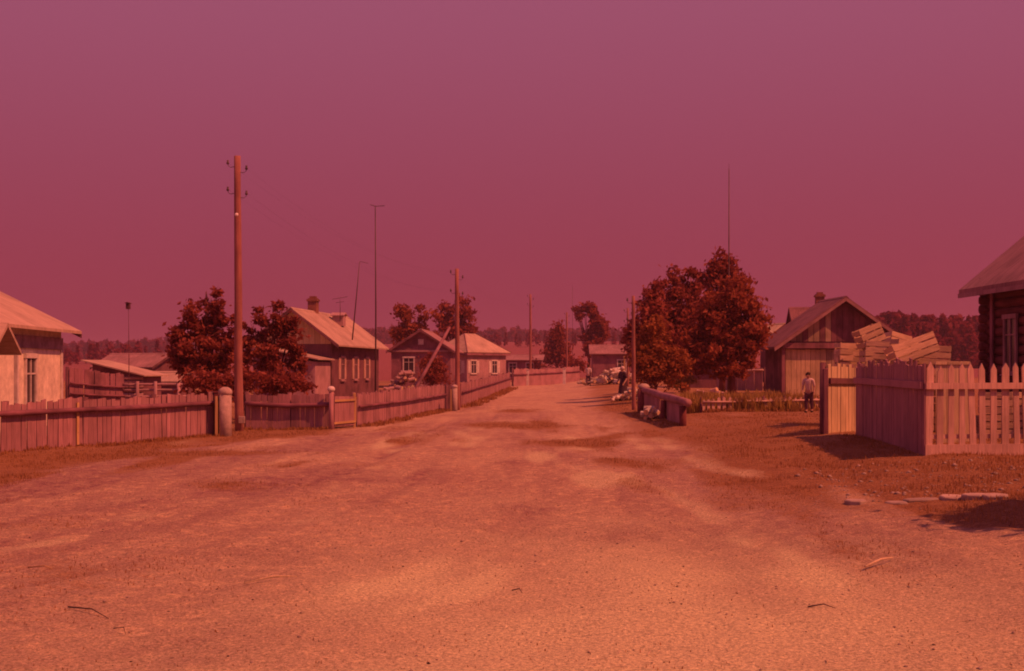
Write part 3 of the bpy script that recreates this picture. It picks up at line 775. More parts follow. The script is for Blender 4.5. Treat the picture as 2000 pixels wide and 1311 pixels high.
# far houses
x = (1018 - 1000) / F * 150
t = gable('village_house', 'small far house with a dark roof and one pale window behind the end fence', 'house', x - .5, 152, R(85), 4.5, 6.0, 2.35, 2.9, over=.3, wall_m=M_wallwood, roof_m=M_slate_grey, base=.4)
window(t, '-x', .3, 1.4, .8, 1.1, 4.5, 6.0)
window(t, '-x', -1.7, 1.4, .8, 1.1, 4.5, 6.0)
x = (1195 - 1000) / F * 120
t = gable('village_house', 'low far house with a long grey roof between far tree and right poles', 'house', x + .6, 121, R(88), 4.6, 4.8, 2.55, 3.3, over=.3, wall_m=M_wallwood, roof_m=M_slate_grey, base=.6)
window(t, '-x', -.3, 1.4, .7, 1.0, 4.6, 4.8)
mb = MB(); mb.box(-2.3 - .5, -2.3 - .35, -.6, -.45, -.3, 2.3); mb.build('porch_post', M_yellow, t)

# sheds on the left behind the fence
Ysh = 62
x, z = XZ(245, 0, Ysh)
t = empty('shed', (x, Ysh, 0), R(-8), 'low log shed with a pale lean-to roof behind the long left fence', 'shed')
mb = MB(); mb.prism([(-1.25, -.3), (1.3, -.3), (1.3, 1.42), (-1.25, 2.0)], (1, 0, 0), (0, 0, 1), (0, -.9, 0), (0, 1.2, 0)); mb.build('wall', M_darkwood, t)
mb = MB(); mb.prism([(-1.6, 2.11), (1.6, 1.38), (1.6, 1.44), (-1.6, 2.17)], (1, 0, 0), (0, 0, 1), (0, -1.4, 0), (0, 1.5, 0)); mb.build('roof', M_slate, t)
for k in range(7):
    mb = MB(); mb.tube([(-1.3, -.98, .1 + k * .2), (1.32, -.98, .1 + k * .2)], .09, 8, .05); mb.build('log', M_wallgrey, t, smooth=True)
t = gable('shed', 'dark barn with a grey roof, furthest back, right of the white house', 'shed', XZ(275, 0, 92)[0], 92, R(70), 4.0, 4.6, 1.9, 2.75, over=.3, wall_m=M_darkwood, roof_m=M_slate_grey, base=0)
t = gable('shed', 'small shed with a pale roof just left of the big left bush', 'shed', XZ(335, 0, 66)[0], 66, R(80), 2.0, 1.7, 1.1, 1.5, over=.2, wall_m=M_darkwood, roof_m=M_slate, base=0)
fence('rough dark garden fence of old boards behind the long left fence', (XZ(135, 0, 48)[0], 48), (XZ(240, 0, 50)[0], 50), 1.75, 1.5, .22, .02, m=M_wallwood, rails=(1.2, .8), posts=3, rail_r=.04, group=None)
t = empty('rail_fence', (XZ(240, 0, 50)[0], 50, 0), 0, 'open pole fence of three horizontal poles in front of the log shed', 'fence')
for zz in (.65, .9, 1.12): rail(t, M_wallgrey, (XZ(240, 0, 50)[0], 50), (XZ(365, 0, 50)[0], 50), zz, zz + .02, r=.05)
for px in (270, 305, 350): xx = XZ(px, 0, 50)[0]; post(t, M_wallgrey, xx, 49.9, -.2, 1.25, .07)

# barn on the right
Yb = 66; zb = .36
xb0 = XZ(1527, 0, Yb)[0]; Wb = 6.35; Lb = 3.2; ehb = 2.75; rhb = 4.95
xb = xb0 + Wb / 2
t = gable('barn', 'grey plank barn with a broad gable and pale doors behind the crates', 'barn', xb - .15, Yb + Lb / 2, R(4), Wb, Lb, ehb, rhb, over=.55, wall_m=M_darkwood, roof_m=M_roofdark, base=zb, rt=.10, barge=M_slate_grey)
slb = (rhb - ehb) / (Wb / 2); y0 = -Lb / 2
random.seed(5)
n = 20
for k in range(n):
    u0 = -Wb / 2 + .15 + k * (Wb - .3) / n; u1 = u0 + (Wb - .3) / n - .025
    t0 = rhb - abs(u0) * slb - .12; t1 = rhb - abs(u1) * slb - .12; zb_ = ehb - .02 + random.uniform(0, .0)
    if k in (11,): continue
    if min(t0, t1) > zb_ + .1:
        mb = MB(); mb.prism([(u0, zb_ + .05), (u1, zb_ + .05), (u1, t1), (u0, t0)], (1, 0, 0), (0, 0, 1), (0, y0 - .035, 0), (0, y0 - .003 - random.uniform(0, .01), 0)); mb.build('gable_plank', (M_barn if k < 8 and k % 3 else M_darkwood), t)  # paler left, darker right: sun and eave shade put into the plank colour
mb = MB(); mb.box(-Wb / 2 - .05, Wb / 2 + .05, y0 - .30, y0 - .04, ehb - .32, ehb - .04); mb.build('lintel_beam', M_wallwood, t)
mb = MB(); mb.box(-Wb / 2 - .05, -Wb / 2 + .12, y0 - .16, y0 - .003, -.2, ehb - .33); mb.build('corner_post', M_wallwood, t)
x_ = -Wb / 2 + .18; k = 0
while x_ < Wb / 2 - .2:
    w = random.uniform(.20, .30)
    mb = MB(); mb.box(x_, x_ + w - .018, y0 - .04 - random.uniform(0, .012), y0 - .003, .02, ehb - .36 + random.uniform(-.03, .0)); mb.build('plank', M_lightboard if x_ < -Wb / 2 + 2.3 else M_barn, t)  # door planks in paler wood, their sunlit brightness put into the colour
    x_ += w; k += 1
for k in range(9):
    u = -Lb / 2 + .05 + k * (Lb - .1) / 9
    mb = MB(); mb.box(-Wb / 2 - .03, -Wb / 2 - .003, u, u + (Lb - .1) / 9 - .03, 0, ehb - .08); mb.build('plank', M_darkwood, t)
# house behind the barn with its chimney
xh = XZ(1612, 0, 80)[0]
t = gable('village_house', 'house mostly hidden behind the barn, its brick chimney above the barn roof', 'house', xh - .55, 81, R(86), 5.0, 2.4, 3.2, 5.15, over=.3, wall_m=M_wallwood, roof_m=M_roofdark, base=.36)
chimney(t, .1, -.45, 4.6, 6.1, .26)
xh = XZ(1518, 0, 100)[0]
t = gable('shed', 'small roof lit pale beside the left eave of the barn', 'shed', xh - .1, 100, R(20), 1.6, 2.0, 3.9, 4.45, over=.3, wall_m=M_darkwood, roof_m=M_lightboard, base=.7)

# sheds and fence below the big trees
xh = XZ(1372, 0, 82)[0]
t = gable('shed', 'low dark shed with a grey roof under the big trees on the right', 'shed', xh + .2, 83, R(88), 2.8, 2.6, 1.45, 2.0, over=.3, wall_m=M_darkwood, roof_m=M_wallgrey, base=.6)
fence('pale board fence between the tree trunk and the barn', (XZ(1400, 0, 76)[0], 76), (XZ(1492, 0, 74)[0], 74), 1.25, 1.3, .25, .02, m=M_wallgrey, rails=(1.15,), rail_r=.06, rail_m=M_picket, posts=4, group=None)

# log house at the right edge
W5, L5 = 7.4, 13.0
x5, y5, rot5 = 13.15 + W5 / 2, 28.5, R(2.0)
t = empty('log_house', (x5, y5, .36), rot5, 'dark log house with a steep grey roof at the right edge, behind the pickets', 'house')
eh5, rh5 = 3.72, 6.95; sl5 = (rh5 - eh5) / (W5 / 2)
mb = MB(); mb.prism([(-W5 / 2 + .15, -.4), (W5 / 2 - .15, -.4), (W5 / 2 - .15, eh5), (0, rh5 - .15), (-W5 / 2 + .15, eh5)], (1, 0, 0), (0, 0, 1), (0, -L5 / 2 + .15, 0), (0, L5 / 2 - .15, 0)); mb.build('wall', M_log, t)
random.seed(8)
k = 0; z = 0.0
while z < eh5 - .1:
    r_ = random.uniform(.125, .14)
    mb = MB(); mb.tube([(-W5 / 2 + .04, -L5 / 2 - .25, z + r_), (-W5 / 2 + .04 + random.uniform(-.02, .02), 0, z + r_), (-W5 / 2 + .04, L5 / 2 + .22, z + r_)], r_, 10, .05); mb.build('log', M_log, t, smooth=True)
    for yy in (-L5 / 2 + .1, L5 / 2 - .1):
        mb = MB(); mb.tube([(-W5 / 2 - .22, yy, z + r_ + .12), (W5 / 2, yy, z + r_ + .12)], r_ * .9, 10, .05); mb.build('cross_log', M_log, t, smooth=True)
    z += r_ * 1.86
e = .55; h = .08 * math.sqrt(1 + sl5 ** 2)
for sgn in (1, -1):
    X1 = sgn * (W5 / 2 + e); Z1 = eh5 - sl5 * e * .55
    mb = MB(); mb.prism([(sgn * .004, rh5), (X1, Z1), (X1, Z1 + h), (sgn * .004, rh5 + h)], (1, 0, 0), (0, 0, 1), (0, -L5 / 2 - e, 0), (0, L5 / 2 + e, 0)); mb.build('roof', M_slate_grey, t)
    mb = MB(); mb.box(X1 - .02 if sgn > 0 else X1 - .03, X1 + .03 if sgn > 0 else X1 + .02, -L5 / 2 - e, L5 / 2 + e, Z1 - .12, Z1 - .004); mb.build('eave_board', M_wallgrey, t)
for yy in (L5 / 2 - 1.85, L5 / 2 - 4.2, L5 / 2 - 6.9):
    ff = window(t, '-x', yy, 2.0, .62, 1.35, W5 + .22, L5, frame_m=M_wallgrey)
mb = MB(); mb.box(-W5 / 2 - .16, -W5 / 2 - .12, L5 / 2 - .75, L5 / 2 - .6, .2, eh5 - .1); mb.build('corner_board', M_wallwood, t)
xr = -W5 / 2 + 1.7
mb = MB(); mb.tube([(xr, L5 / 2 + .3, eh5 + sl5 * 1.7), (xr, L5 / 2 + .3, eh5 + sl5 * 1.7 + .3)], .03, 6); mb.blob((xr, L5 / 2 + .3, eh5 + sl5 * 1.7 + .28), (.09, .06, .09), 8, 6); mb.build('ridge_finial', M_metal, t)

# ------------------------------------------------------------------ poles, masts, wires
def pole(px, py, top, r, label, lean=0.0, arms=2, stub=False, Yf=None, grp='electricity poles along the street'):
    x, y = G(px, py) if Yf is None else (XZ(px, 0, Yf)[0], Yf)
    z = Tz(x, y); zt = CAM_H + (720 - top) / F * y - z
    t = empty('utility_pole', (x, y, z), 0, label, 'pole', grp)
    mb = MB(); k = 8
    mb.tube([(lean * i / k + random.uniform(-.006, .006), 0, -.4 + (zt + .4) * i / k) for i in range(k + 1)], [r * (1 - .28 * i / k) for i in range(k + 1)], 14, .04)
    mb.build('shaft', M_pole, t, smooth=True)
    tips = []
    for a in range(arms):
        for s in (-1, 1):
            za = zt - .28 - a * .72 - (.18 if s > 0 else 0) + random.uniform(-.05, .05); rr = r * .72; xx = lean
            mb = MB(); mb.tube([(xx + s * rr * .6, -.02, za), (xx + s * (rr + .10), -.02, za - .02), (xx + s * (rr + .16), -.02, za + .03), (xx + s * (rr + .17), -.02, za + .10)], .010, 6); hk = mb.build('hook', M_metal, t)
            mb = MB(); mb.tube([(xx + s * (rr + .17), -.02, za + .07), (xx + s * (rr + .17), -.02, za + .11), (xx + s * (rr + .17), -.02, za + .13), (xx + s * (rr + .17), -.02, za + .18)], [.035, .04, .025, .03], 10); mb.build('insulator', M_metal, t, smooth=True)
            tips.append((x + xx + s * (rr + .17), y - .02, z + za + .12))
    if stub:
        mb = MB(); mb.tube([(-.05, -r - .11, -.4), (-.05, -r - .10, 1.15)], [.10, .09], 10, .05); mb.build('stub', M_concrete, t, smooth=True)
        for zz in (.35, .9):
            mb = MB(); mb.tube([(-.03 + math.cos(a_) * (r + .045), -.08 + math.sin(a_) * (r + .15), zz) for a_ in [i * math.pi / 8 for i in range(17)]], .008, 5); mb.build('wire_tie', M_metal, t)
    return t, tips
random.seed(2)
P1, tips1 = pole(467, 842, 305, .125, 'tallest near wooden electricity pole at the end of the left fence', lean=-.05)
mb = MB(); mb.tube([(-.04, -.13, 6.02), (-.04, -.15, 6.02), (-.04, -.17, 6.03)], [.05, .055, .03], 10); mb.build('white_insulator', M_ceramic, P1, smooth=True)
mb = MB(); mb.box(.02, .20, -.20, -.14, .22, .42); mb.build('junction_box', M_concrete, P1, bevel=.01)
P2, tips2 = pole(894, 801, 525, .11, 'second wooden electricity pole, in front of the dark low house', lean=-.04, stub=False)
P3, tips3 = pole(1036, 0, 575, .12, 'third far electricity pole right of the sunlit roof', Yf=112)
P4, tips4 = pole(1107, 0, 610, .12, 'thin fourth electricity pole, furthest down the street', Yf=140)
P5, tips5 = pole(1238, 801, 578, .085, 'thin right-hand pole standing before the big trees', lean=-.02)
P6, tips6 = pole(1226, 0, 602, .08, 'thin short pole just behind the right-hand pole', Yf=84)
# long brace leaning behind the second pole
x, y = XZ(838, 760, 70)[0], 70
t = empty('leaning_pole', (XZ(800, 0, 66)[0], 66, Tz(XZ(800, 0, 66)[0], 66)), 0, 'long pole leaning up from the woodpile towards the second pole', 'pole')
mb = MB(); e0 = Vector((0, 0, .1)); e1 = Vector((XZ(878, 0, 70)[0], 70, XZ(0, 640, 70)[1])) - Vector(t.location); mb.tube([e0, (e0 + e1) / 2, e1], [.11, .09, .07], 10, .05); mb.build('shaft', M_wallwood, t, smooth=True)
mb = MB(); mb.obox(tuple(e0 + Vector((-.1, -.1, .25))), (.3, 0, .5), (0, .02, 0), (.06, 0, -.03)); mb.build('pale_plank', M_lightboard, t)
# wires
def wire(a, b_, sag, label):
    mb = MB(); A = Vector(a); B = Vector(b_)
    mb.tube([A.lerp(B, i / 14) + Vector((0, 0, -sag * 4 * (i / 14) * (1 - i / 14))) for i in range(15)], .0013, 4)
    o = mb.build('power_line', M_metal); tag(o, label, 'wire', 'power lines between the poles')
for i, nm in enumerate(('upper left', 'upper right', 'lower left', 'lower right')):
    wire(tips1[i], tips2[i], .7, f'{nm} wire between the tall near pole and the second pole')
for i, nm in ((0, 'left'), (1, 'right')):
    wire(tips2[i], tips3[i], .9, f'{nm} wire from the second pole to the third far pole')
    wire(tips3[i], tips4[i], .4, f'{nm} wire between the two furthest poles')

def mast(px, top, Yf, r, label, lean=0.0, z0=None, form='T', w=.35, name='antenna_mast'):
    x = XZ(px, 0, Yf)[0]; z = Tz(x, Yf) if z0 is None else z0; zt = CAM_H + (720 - top) / F * Yf - z
    t = empty(name, (x, Yf, z), 0, label, 'antenna' if form != 'box' else 'birdhouse')
    mb = MB(); mb.tube([(0, 0, -.2), (lean * .5 + .02, 0, zt * .5), (lean, 0, zt)], [r, r * .85, r * .5], 7); mb.build('mast', M_metal if form != 'box' else M_darkwood, t, smooth=True)
    mb = MB()
    if form == 'T': mb.tube([(lean - w * .5, 0, zt + .04), (lean, 0, zt - .02), (lean + w * .9, 0, zt)], .012, 5)
    elif form == 'L': mb.tube([(lean, 0, zt), (lean + .1, 0, zt + .02), (lean + w, 0, zt - .08)], .014, 5)
    elif form == 'Y':
        mb.tube([(lean - w, 0, zt - .05), (lean + w, 0, zt + .1)], .014, 5); mb.tube([(lean - w * .6, .2, zt - .25), (lean + w * .6, -.2, zt - .2)], .012, 5)
    elif form == 'box':
        mb.box(-.065, .065, -.14, .06, zt, zt + .22); mb.prism([(-.09, zt + .22), (.09, zt + .22), (.09, zt + .235), (0, zt + .28), (-.09, zt + .235)], (1, 0, 0), (0, 0, 1), (0, -.2, 0), (0, .18, 0))
    else: mb.tube([(lean, 0, zt - .02), (lean, 0, zt + .3)], .008, 5)
    if form == 'box':
        mb.build('nest_box', M_darkwood, t); q = MB(); q.tube([(0, -.142, zt + .18), (0, -.15, zt + .18)], .03, 8); q.build('entrance_hole', M_hair, t)
    else: mb.build('crossbar', M_metal, t)
    return t
mast(733, 402, 43.5, .032, 'tall thin mast with a bent crossbar behind the left fence')
mast(688, 512, 74, .04, 'thin crooked aerial standing on the roof of the house with white shutters', lean=.42, z0=3.6, form='L', w=.5)
mast(664, 583, 76, .02, 'short aerial on the ridge of the house with white shutters', z0=4.75, form='Y', w=.45)
mast(1422, 330, 67, .045, 'very tall thin mast rising out of the big trees on the right', form='rod', lean=.05)
mast(251, 604, 50, .018, 'birdhouse on a thin pole behind the long left fence', form='box', name='birdhouse')
mast(1118, 560, 160, .03, 'thin far aerial beside the lone far tree', form='rod')

# ------------------------------------------------------------------ trees
def leaves(rng, blobs, n, size, clump=0.22, per=26, shell=0.55, droop=0.0):
    """leaf quads gathered in clumps through the crown's volume"""
    w = np.array([b_[3] * b_[4] * b_[5] for b_ in blobs]) ** 0.6; w /= w.sum()
    nc = max(1, n // per); bi = rng.choice(len(blobs), nc, p=w)
    B = np.array([b_[:6] for b_ in blobs], float)[bi]
    d = rng.normal(size=(nc, 3)); d /= np.linalg.norm(d, axis=1)[:, None]
    rad = shell + (1 - shell) * rng.random(nc) ** 0.6; rad = np.where(rng.random(nc) < .25, rng.random(nc) * .8, rad)
    rad *= 1 + 0.26 * rng.normal(size=nc)
    cc = B[:, :3] + d * B[:, 3:6] * rad[:, None]
    ci = rng.integers(0, nc, n); cs = clump * (0.5 + rng.random(nc))
    c = cc[ci] + rng.normal(size=(n, 3)) * cs[ci][:, None] * np.array([1, 1, .75])
    u = rng.normal(size=(n, 3)); u /= np.linalg.norm(u, axis=1)[:, None]
    v = np.cross(u, rng.normal(size=(n, 3))); v /= np.linalg.norm(v, axis=1)[:, None]
    s = size * (0.6 + 0.8 * rng.random(n))[:, None]
    V = np.stack([c - u * s, c - v * s * .5, c + u * s, c + v * s * .5], 1).reshape(-1, 3)
    Fc = np.arange(4 * n).reshape(n, 4)
    return V, Fc, cc

def tree(name, label, cat, x, y, trunk_h, blobs, n, size, m, group=None, clump=.22, r=.12, limbs=7, bark=M_bark, seed=0, z=None, shell=.55, per=26):
    rng = np.random.default_rng(seed); rnd = random.Random(seed)
    z = Tz(x, y) if z is None else z
    t = empty(name, (x, y, z), 0, label, cat, group)
    V, Fc, cc = leaves(rng, blobs, n, size, clump, shell=shell, per=per)
    npmesh('crown', V, Fc, m, t)
    top = max(b_[2] for b_ in blobs); cxm = sum(b_[0] for b_ in blobs) / len(blobs)
    mb = MB(); mb.tube([(0, 0, -.2), (cxm * .2, 0, trunk_h * .5), (cxm * .5, 0, trunk_h), (cxm, 0, (trunk_h + top) / 2), (cxm * 1.1, 0, top)], [r * 1.2, r, r * .85, r * .5, r * .15], 9, .1)
    for b_ in blobs:
        for _ in range(max(2, limbs // len(blobs))):
            f = rnd.uniform(.5, 1.0); s = Vector((cxm * .5 * f, 0, trunk_h * f + .2)); e = Vector((b_[0] + rnd.uniform(-.7, .7) * b_[3], b_[1] + rnd.uniform(-.7, .7) * b_[4], b_[2] + rnd.uniform(-.3, .8) * b_[5]))
            mid = (s + e) / 2 + Vector((rnd.uniform(-.15, .15), rnd.uniform(-.15, .15), rnd.uniform(0, .3)))
            mb.tube([s, mid, e], [r * .45, r * .28, r * .06], 6, .1)
    idx = rng.choice(len(cc), min(len(cc), 60), replace=False)
    for i in idx:
        e = Vector(cc[i]); b_ = min(blobs, key=lambda q: (Vector(q[:3]) - e).length); s = Vector(b_[:3]).lerp(Vector((cxm, 0, b_[2] - b_[5] * .4)), .5)
        mb.tube([s, (s + e) / 2 + Vector((0, 0, .05)), e], [r * .16, r * .1, r * .03], 4)
    mb.build('trunk', bark, t, smooth=True)
    return t

def px_blobs(Yc, x, z, lst):
    """blobs given as (px, py, half width px, half height px, depth offset) measured on the photograph"""
    k = Yc / F; out = []
    for (px, py, hw, hh, *dy) in lst:
        bx, bz = XZ(px, py, Yc); out.append((bx - x, dy[0] if dy else 0, bz - z, hw * k, hw * k * .9, hh * k))
    return out

def ptree(name, label, px, Yc, lst, n, size, m, cat='tree', trunk=1.0, seed=0, **kw):
    x = XZ(px, 0, Yc)[0]; z = Tz(x, Yc)
    return tree(name, label, cat, x, Yc, trunk, px_blobs(Yc, x, z, lst), n, size, m, seed=seed, z=z, **kw)

ptree('bushy_tree', 'dark leafy bush tree left of the tall near pole', 400, 41, [(400, 700, 60, 62), (360, 690, 32, 40), (440, 670, 32, 60), (418, 610, 22, 42), (385, 632, 26, 34), (425, 570, 6, 20), (400, 578, 7, 16), (350, 655, 16, 18), (440, 602, 10, 14)], 7600, 0.085, M_leaf_dark, seed=1, clump=0.1, per=70, r=.09)
ptree('bushy_tree', 'dark leafy bush tree right of the tall near pole, before the house with shutters', 535, 43, [(530, 700, 58, 62), (510, 668, 30, 46), (550, 625, 26, 34), (570, 670, 28, 36), (490, 650, 18, 26), (548, 594, 14, 14), (590, 718, 24, 36), (478, 700, 22, 60)], 5600, 0.085, M_leaf_dark, seed=2, clump=0.1, per=70, r=.09)
ptree('shrub', 'low dark shrub between the near bushes, right behind the fence', 470, 40, [(470, 745, 60, 25), (560, 750, 50, 20), (400, 748, 50, 20)], 4500, 0.08, M_leaf_dark, cat='shrub', seed=31, clump=0.1, per=30, r=.05, trunk=.3)
ptree('shrub', 'small rounded shrub behind the fence, before the dark low house', 842, 76, [(842, 712, 20, 26), (850, 732, 24, 14)], 2200, .10, M_leaf_dark, cat='shrub', seed=3, trunk=.4, clump=.18)
ptree('leafy_tree', 'loose tree behind the dark low house, the left one of its two trees', 805, 118, [(795, 632, 20, 26), (828, 628, 16, 22), (780, 655, 16, 18), (812, 655, 30, 20), (790, 608, 8, 8)], 2800, 0.2, M_leaf, seed=4, clump=0.25, per=70, trunk=2.4, r=.16)
ptree('leafy_tree', 'darker taller tree right behind the second pole', 885, 140, [(872, 622, 22, 28), (908, 608, 18, 26), (890, 645, 36, 20), (865, 600, 8, 10), (925, 640, 9, 12)], 4200, 0.22, M_leaf_dark, seed=5, clump=0.26, per=70, trunk=2.5, r=.18)
ptree('conifer_tree', 'dark narrow tree left of the thin far pole', 1090, 180, [(1090, 645, 8, 14), (1088, 668, 13, 20), (1086, 690, 18, 20), (1072, 697, 8, 12), (1098, 690, 10, 18)], 4200, .25, M_leaf_dark, seed=6, clump=.35, trunk=1.5, r=.2)
ptree('leafy_tree', 'lone tall tree with an open crown at the end of the street', 1150, 175, [(1150, 600, 14, 12), (1158, 612, 12, 14), (1132, 618, 10, 6), (1165, 630, 16, 14), (1135, 632, 8, 5), (1172, 650, 14, 14), (1150, 665, 22, 18), (1128, 605, 6, 3), (1176, 638, 8, 10), (1160, 685, 16, 16)], 4000, 0.28, M_leaf_dark, seed=7, clump=0.28, per=70, trunk=3.5, r=.22)
ptree('shrub', 'small dark bush behind the far fence, left of the thin far pole', 1120, 150, [(1112, 712, 10, 14), (1130, 715, 12, 10), (1045, 715, 10, 12)], 1800, .2, M_leaf_dark, cat='shrub', seed=8, trunk=.5, clump=.3)
# the big group on the right
ptree('leafy_tree', 'large round-crowned tree beside the barn, with its trunk in view', 1432, 60, [(1430, 640, 62, 80), (1400, 672, 50, 60), (1462, 660, 36, 62), (1440, 590, 40, 40), (1480, 640, 22, 34), (1385, 620, 30, 50), (1420, 705, 50, 26), (1465, 600, 20, 22), (1378, 700, 44, 34), (1360, 670, 34, 40)], 14000, 0.12, M_leaf, seed=9, clump=0.17, per=70, trunk=1.6, r=.16)
ptree('leafy_tree', 'tall pointed tree top rising behind the round-crowned tree', 1410, 69, [(1412, 560, 32, 50), (1406, 515, 12, 16), (1425, 530, 20, 8), (1398, 535, 20, 8), (1410, 496, 5, 12), (1424, 512, 5, 9), (1395, 520, 12, 5), (1448, 545, 12, 5), (1436, 548, 16, 10), (1385, 555, 20, 14), (1445, 570, 20, 20), (1400, 620, 45, 60)], 7600, 0.13, M_leaf_dark, seed=10, clump=0.15, per=70, trunk=2.0, r=.16)
ptree('leafy_tree', 'loose tree left of the pointed tree top, in the right-hand group', 1335, 66, [(1330, 600, 38, 46), (1318, 545, 16, 18), (1345, 535, 12, 18), (1300, 575, 20, 30), (1355, 570, 20, 26), (1340, 660, 50, 50), (1310, 640, 30, 40)], 8500, 0.125, M_leaf_dark, seed=12, clump=0.16, per=70, trunk=1.8, r=.15)
ptree('leafy_tree', 'leafy tree at the left end of the right-hand group, just behind the thin pole', 1268, 62, [(1268, 615, 24, 40), (1252, 590, 12, 18), (1280, 580, 18, 20), (1240, 640, 14, 22), (1262, 660, 36, 40), (1300, 680, 30, 50)], 8000, 0.12, M_leaf_dark, seed=13, clump=0.16, per=70, trunk=1.6, r=.14)
ptree('shrub', 'lighter green tall shrub at the foot of the right-hand trees', 1285, 56, [(1280, 690, 34, 50), (1260, 720, 26, 36), (1310, 710, 34, 40), (1275, 645, 18, 22), (1250, 700, 14, 40)], 9000, 0.09, M_leaf_light, cat='shrub', seed=14, clump=0.13, per=35, trunk=.6, r=.06)
ptree('shrub', 'low yellowish shrub just left of the low dark shed under the trees', 1337, 60, [(1337, 742, 16, 12), (1322, 748, 18, 8)], 1800, .06, M_weed, cat='shrub', seed=15, clump=.12, trunk=.2, r=.03)
# unseen tree added beyond the right edge of the frame to cast the ground shadow
tree('leafy_tree', 'unseen tree added beyond the right edge to shade the ground by the stones', 'tree', 8.95, 11.7, 1.8, [(0, 0, 3.1, 1.2, 1.1, .8), (-.4, .4, 2.8, 1.0, 1.0, .7), (.6, -.3, 2.9, 1.1, 1.0, .7), (0, 0, 2.9, .8, .8, .5)], 90000, .11, M_leaf, seed=21, clump=.16, r=.07)

# ------------------------------------------------------------------ far forest
def forest(label, rows, m=M_leaf_far, seed=0, nper=70, sz=.55):
    rng = np.random.default_rng(seed); P = []
    for (x0, x1, y0, y1, step, h) in rows:
        n = int((x1 - x0) / step)
        xx = x0 + (np.arange(n) + rng.random(n)) * step; yy = y0 + rng.random(n) * (y1 - y0)
        hh = h * (0.82 + .26 * rng.random(n)) * (0.92 + .16 * vnoise(xx * .03, yy * 0, 7))
        P.append(np.stack([xx, yy, T(xx, yy), hh], 1))
    P = np.concatenate(P); n = len(P); P = np.repeat(P, nper, axis=0); k = len(P)
    tt = rng.random(k) ** .8; con = np.repeat(rng.random(n) < .5, nper)
    rad = P[:, 3] * np.where(con, .20 * (1 - tt) + .02, .26 * np.sqrt(np.clip(1 - (tt * 1.5 - .6) ** 2, 0.02, 1)))
    a = rng.random(k) * 2 * np.pi; rr = rad * np.sqrt(rng.random(k))
    c = np.stack([P[:, 0] + np.cos(a) * rr, P[:, 1] + np.sin(a) * rr, P[:, 2] + P[:, 3] * (.06 + .94 * tt)], 1)
    u = rng.normal(size=(k, 3)); u /= np.linalg.norm(u, axis=1)[:, None]; v = np.cross(u, rng.normal(size=(k, 3))); v /= np.linalg.norm(v, axis=1)[:, None]
    s = sz * (P[:, 3] / 9)[:, None] * (0.6 + .9 * rng.random(k))[:, None]
    V = np.stack([c - u * s, c - v * s * .6, c + u * s, c + v * s * .6], 1).reshape(-1, 3)
    o = npmesh('forest', V, np.arange(4 * k).reshape(k, 4), m); tag(o, label, 'forest', kind='stuff')
forest('distant dark forest along the skyline on the hill', [(-480, -60, 740, 760, 2.2, 13), (-480, -60, 760, 800, 2.4, 13), (-480, -60, 690, 735, 2.4, 9), (-70, 420, 735, 755, 2.2, 9.5), (-70, 420, 760, 800, 2.2, 10.5), (-70, 420, 690, 735, 2.4, 5.5)], seed=3, nper=90, sz=1.25)
forest('nearer dark forest edge between the barn and the log house', [(62, 190, 246, 252, .8, 9.0), (62, 190, 254, 262, .9, 9.8), (62, 190, 240, 246, 1.2, 6.5), (62, 190, 264, 270, .9, 10.2)], seed=4, nper=260, sz=.62)
forest('strip of dark trees crossing the field beyond the street', [(-40, 60, 430, 450, 2.2, 4.5), (-170, -80, 330, 350, 1.8, 5.0), (-170, -80, 300, 320, 2.2, 3.5)], seed=6, nper=90, sz=.9)

# ------------------------------------------------------------------ low fences and log rails on the right
random.seed(21)
q0 = G(1340, 832); q1 = G(1256, 803)
zq0, zq1 = Tz(*q0), Tz(*q1)
t = empty('log_topped_fence', (q0[0], q0[1], zq0), 0, 'low dark fence topped with one thick log at the right side of the road', 'fence')
d = Vector((q1[0] - q0[0], q1[1] - q0[1])); Ln = d.length; d /= Ln; nn = Vector((-d.y, d.x))
rail(t, M_board, (q0[0] - d.x * .35, q0[1] - d.y * .35), (q1[0] + d.x * .2, q1[1] + d.y * .2), zq0 + .66, zq1 + .80, r=.125, name='top_log', sag=.02)
n = 26
for k in range(n):
    f = (k + .5) / n
    if .40 < f < .52: continue
    p = Vector(q0) + d * Ln * f; z = Tz(p.x, p.y); h = .56 + .14 * f
    board(t, M_board, p.x, p.y, d, nn, Ln / n - .012, .025, z - .05, z + h, 0, 0)
for f in (0, .38, .98):
    p = Vector(q0) + d * Ln * f + nn * .1; z = Tz(p.x, p.y); post(t, M_log, p.x, p.y, z - .3, z + .56 + .14 * f, .10)
x, y = q1
t = empty('gate_post', (x - .05, y - .3, Tz(x, y)), 0, 'thick dark post with a pale top at the far end of the log-topped fence', 'post')
mb = MB(); mb.tube([(0, 0, -.3), (0, 0, .82)], [.2, .18], 12, .05); mb.build('shaft', M_log, t, smooth=True)
mb = MB(); mb.blob((0.05, 0, .9), (.22, .2, .12), 12, 8, .1, 4); mb.build('cap', M_stone, t, smooth=True)

r0 = G(1372, 806); r1 = G(1614, 801)
fence('low garden fence of small pickets in front of the barn', r0, r1, .46, .46, .10, .075, m=M_picket, tip=.05, jit=.03, lean=.04, rails=(.34,), rail_r=.035, rail_m=M_picket, rail_off=.04, posts=7, post_r=.04, group=None, sag=0)
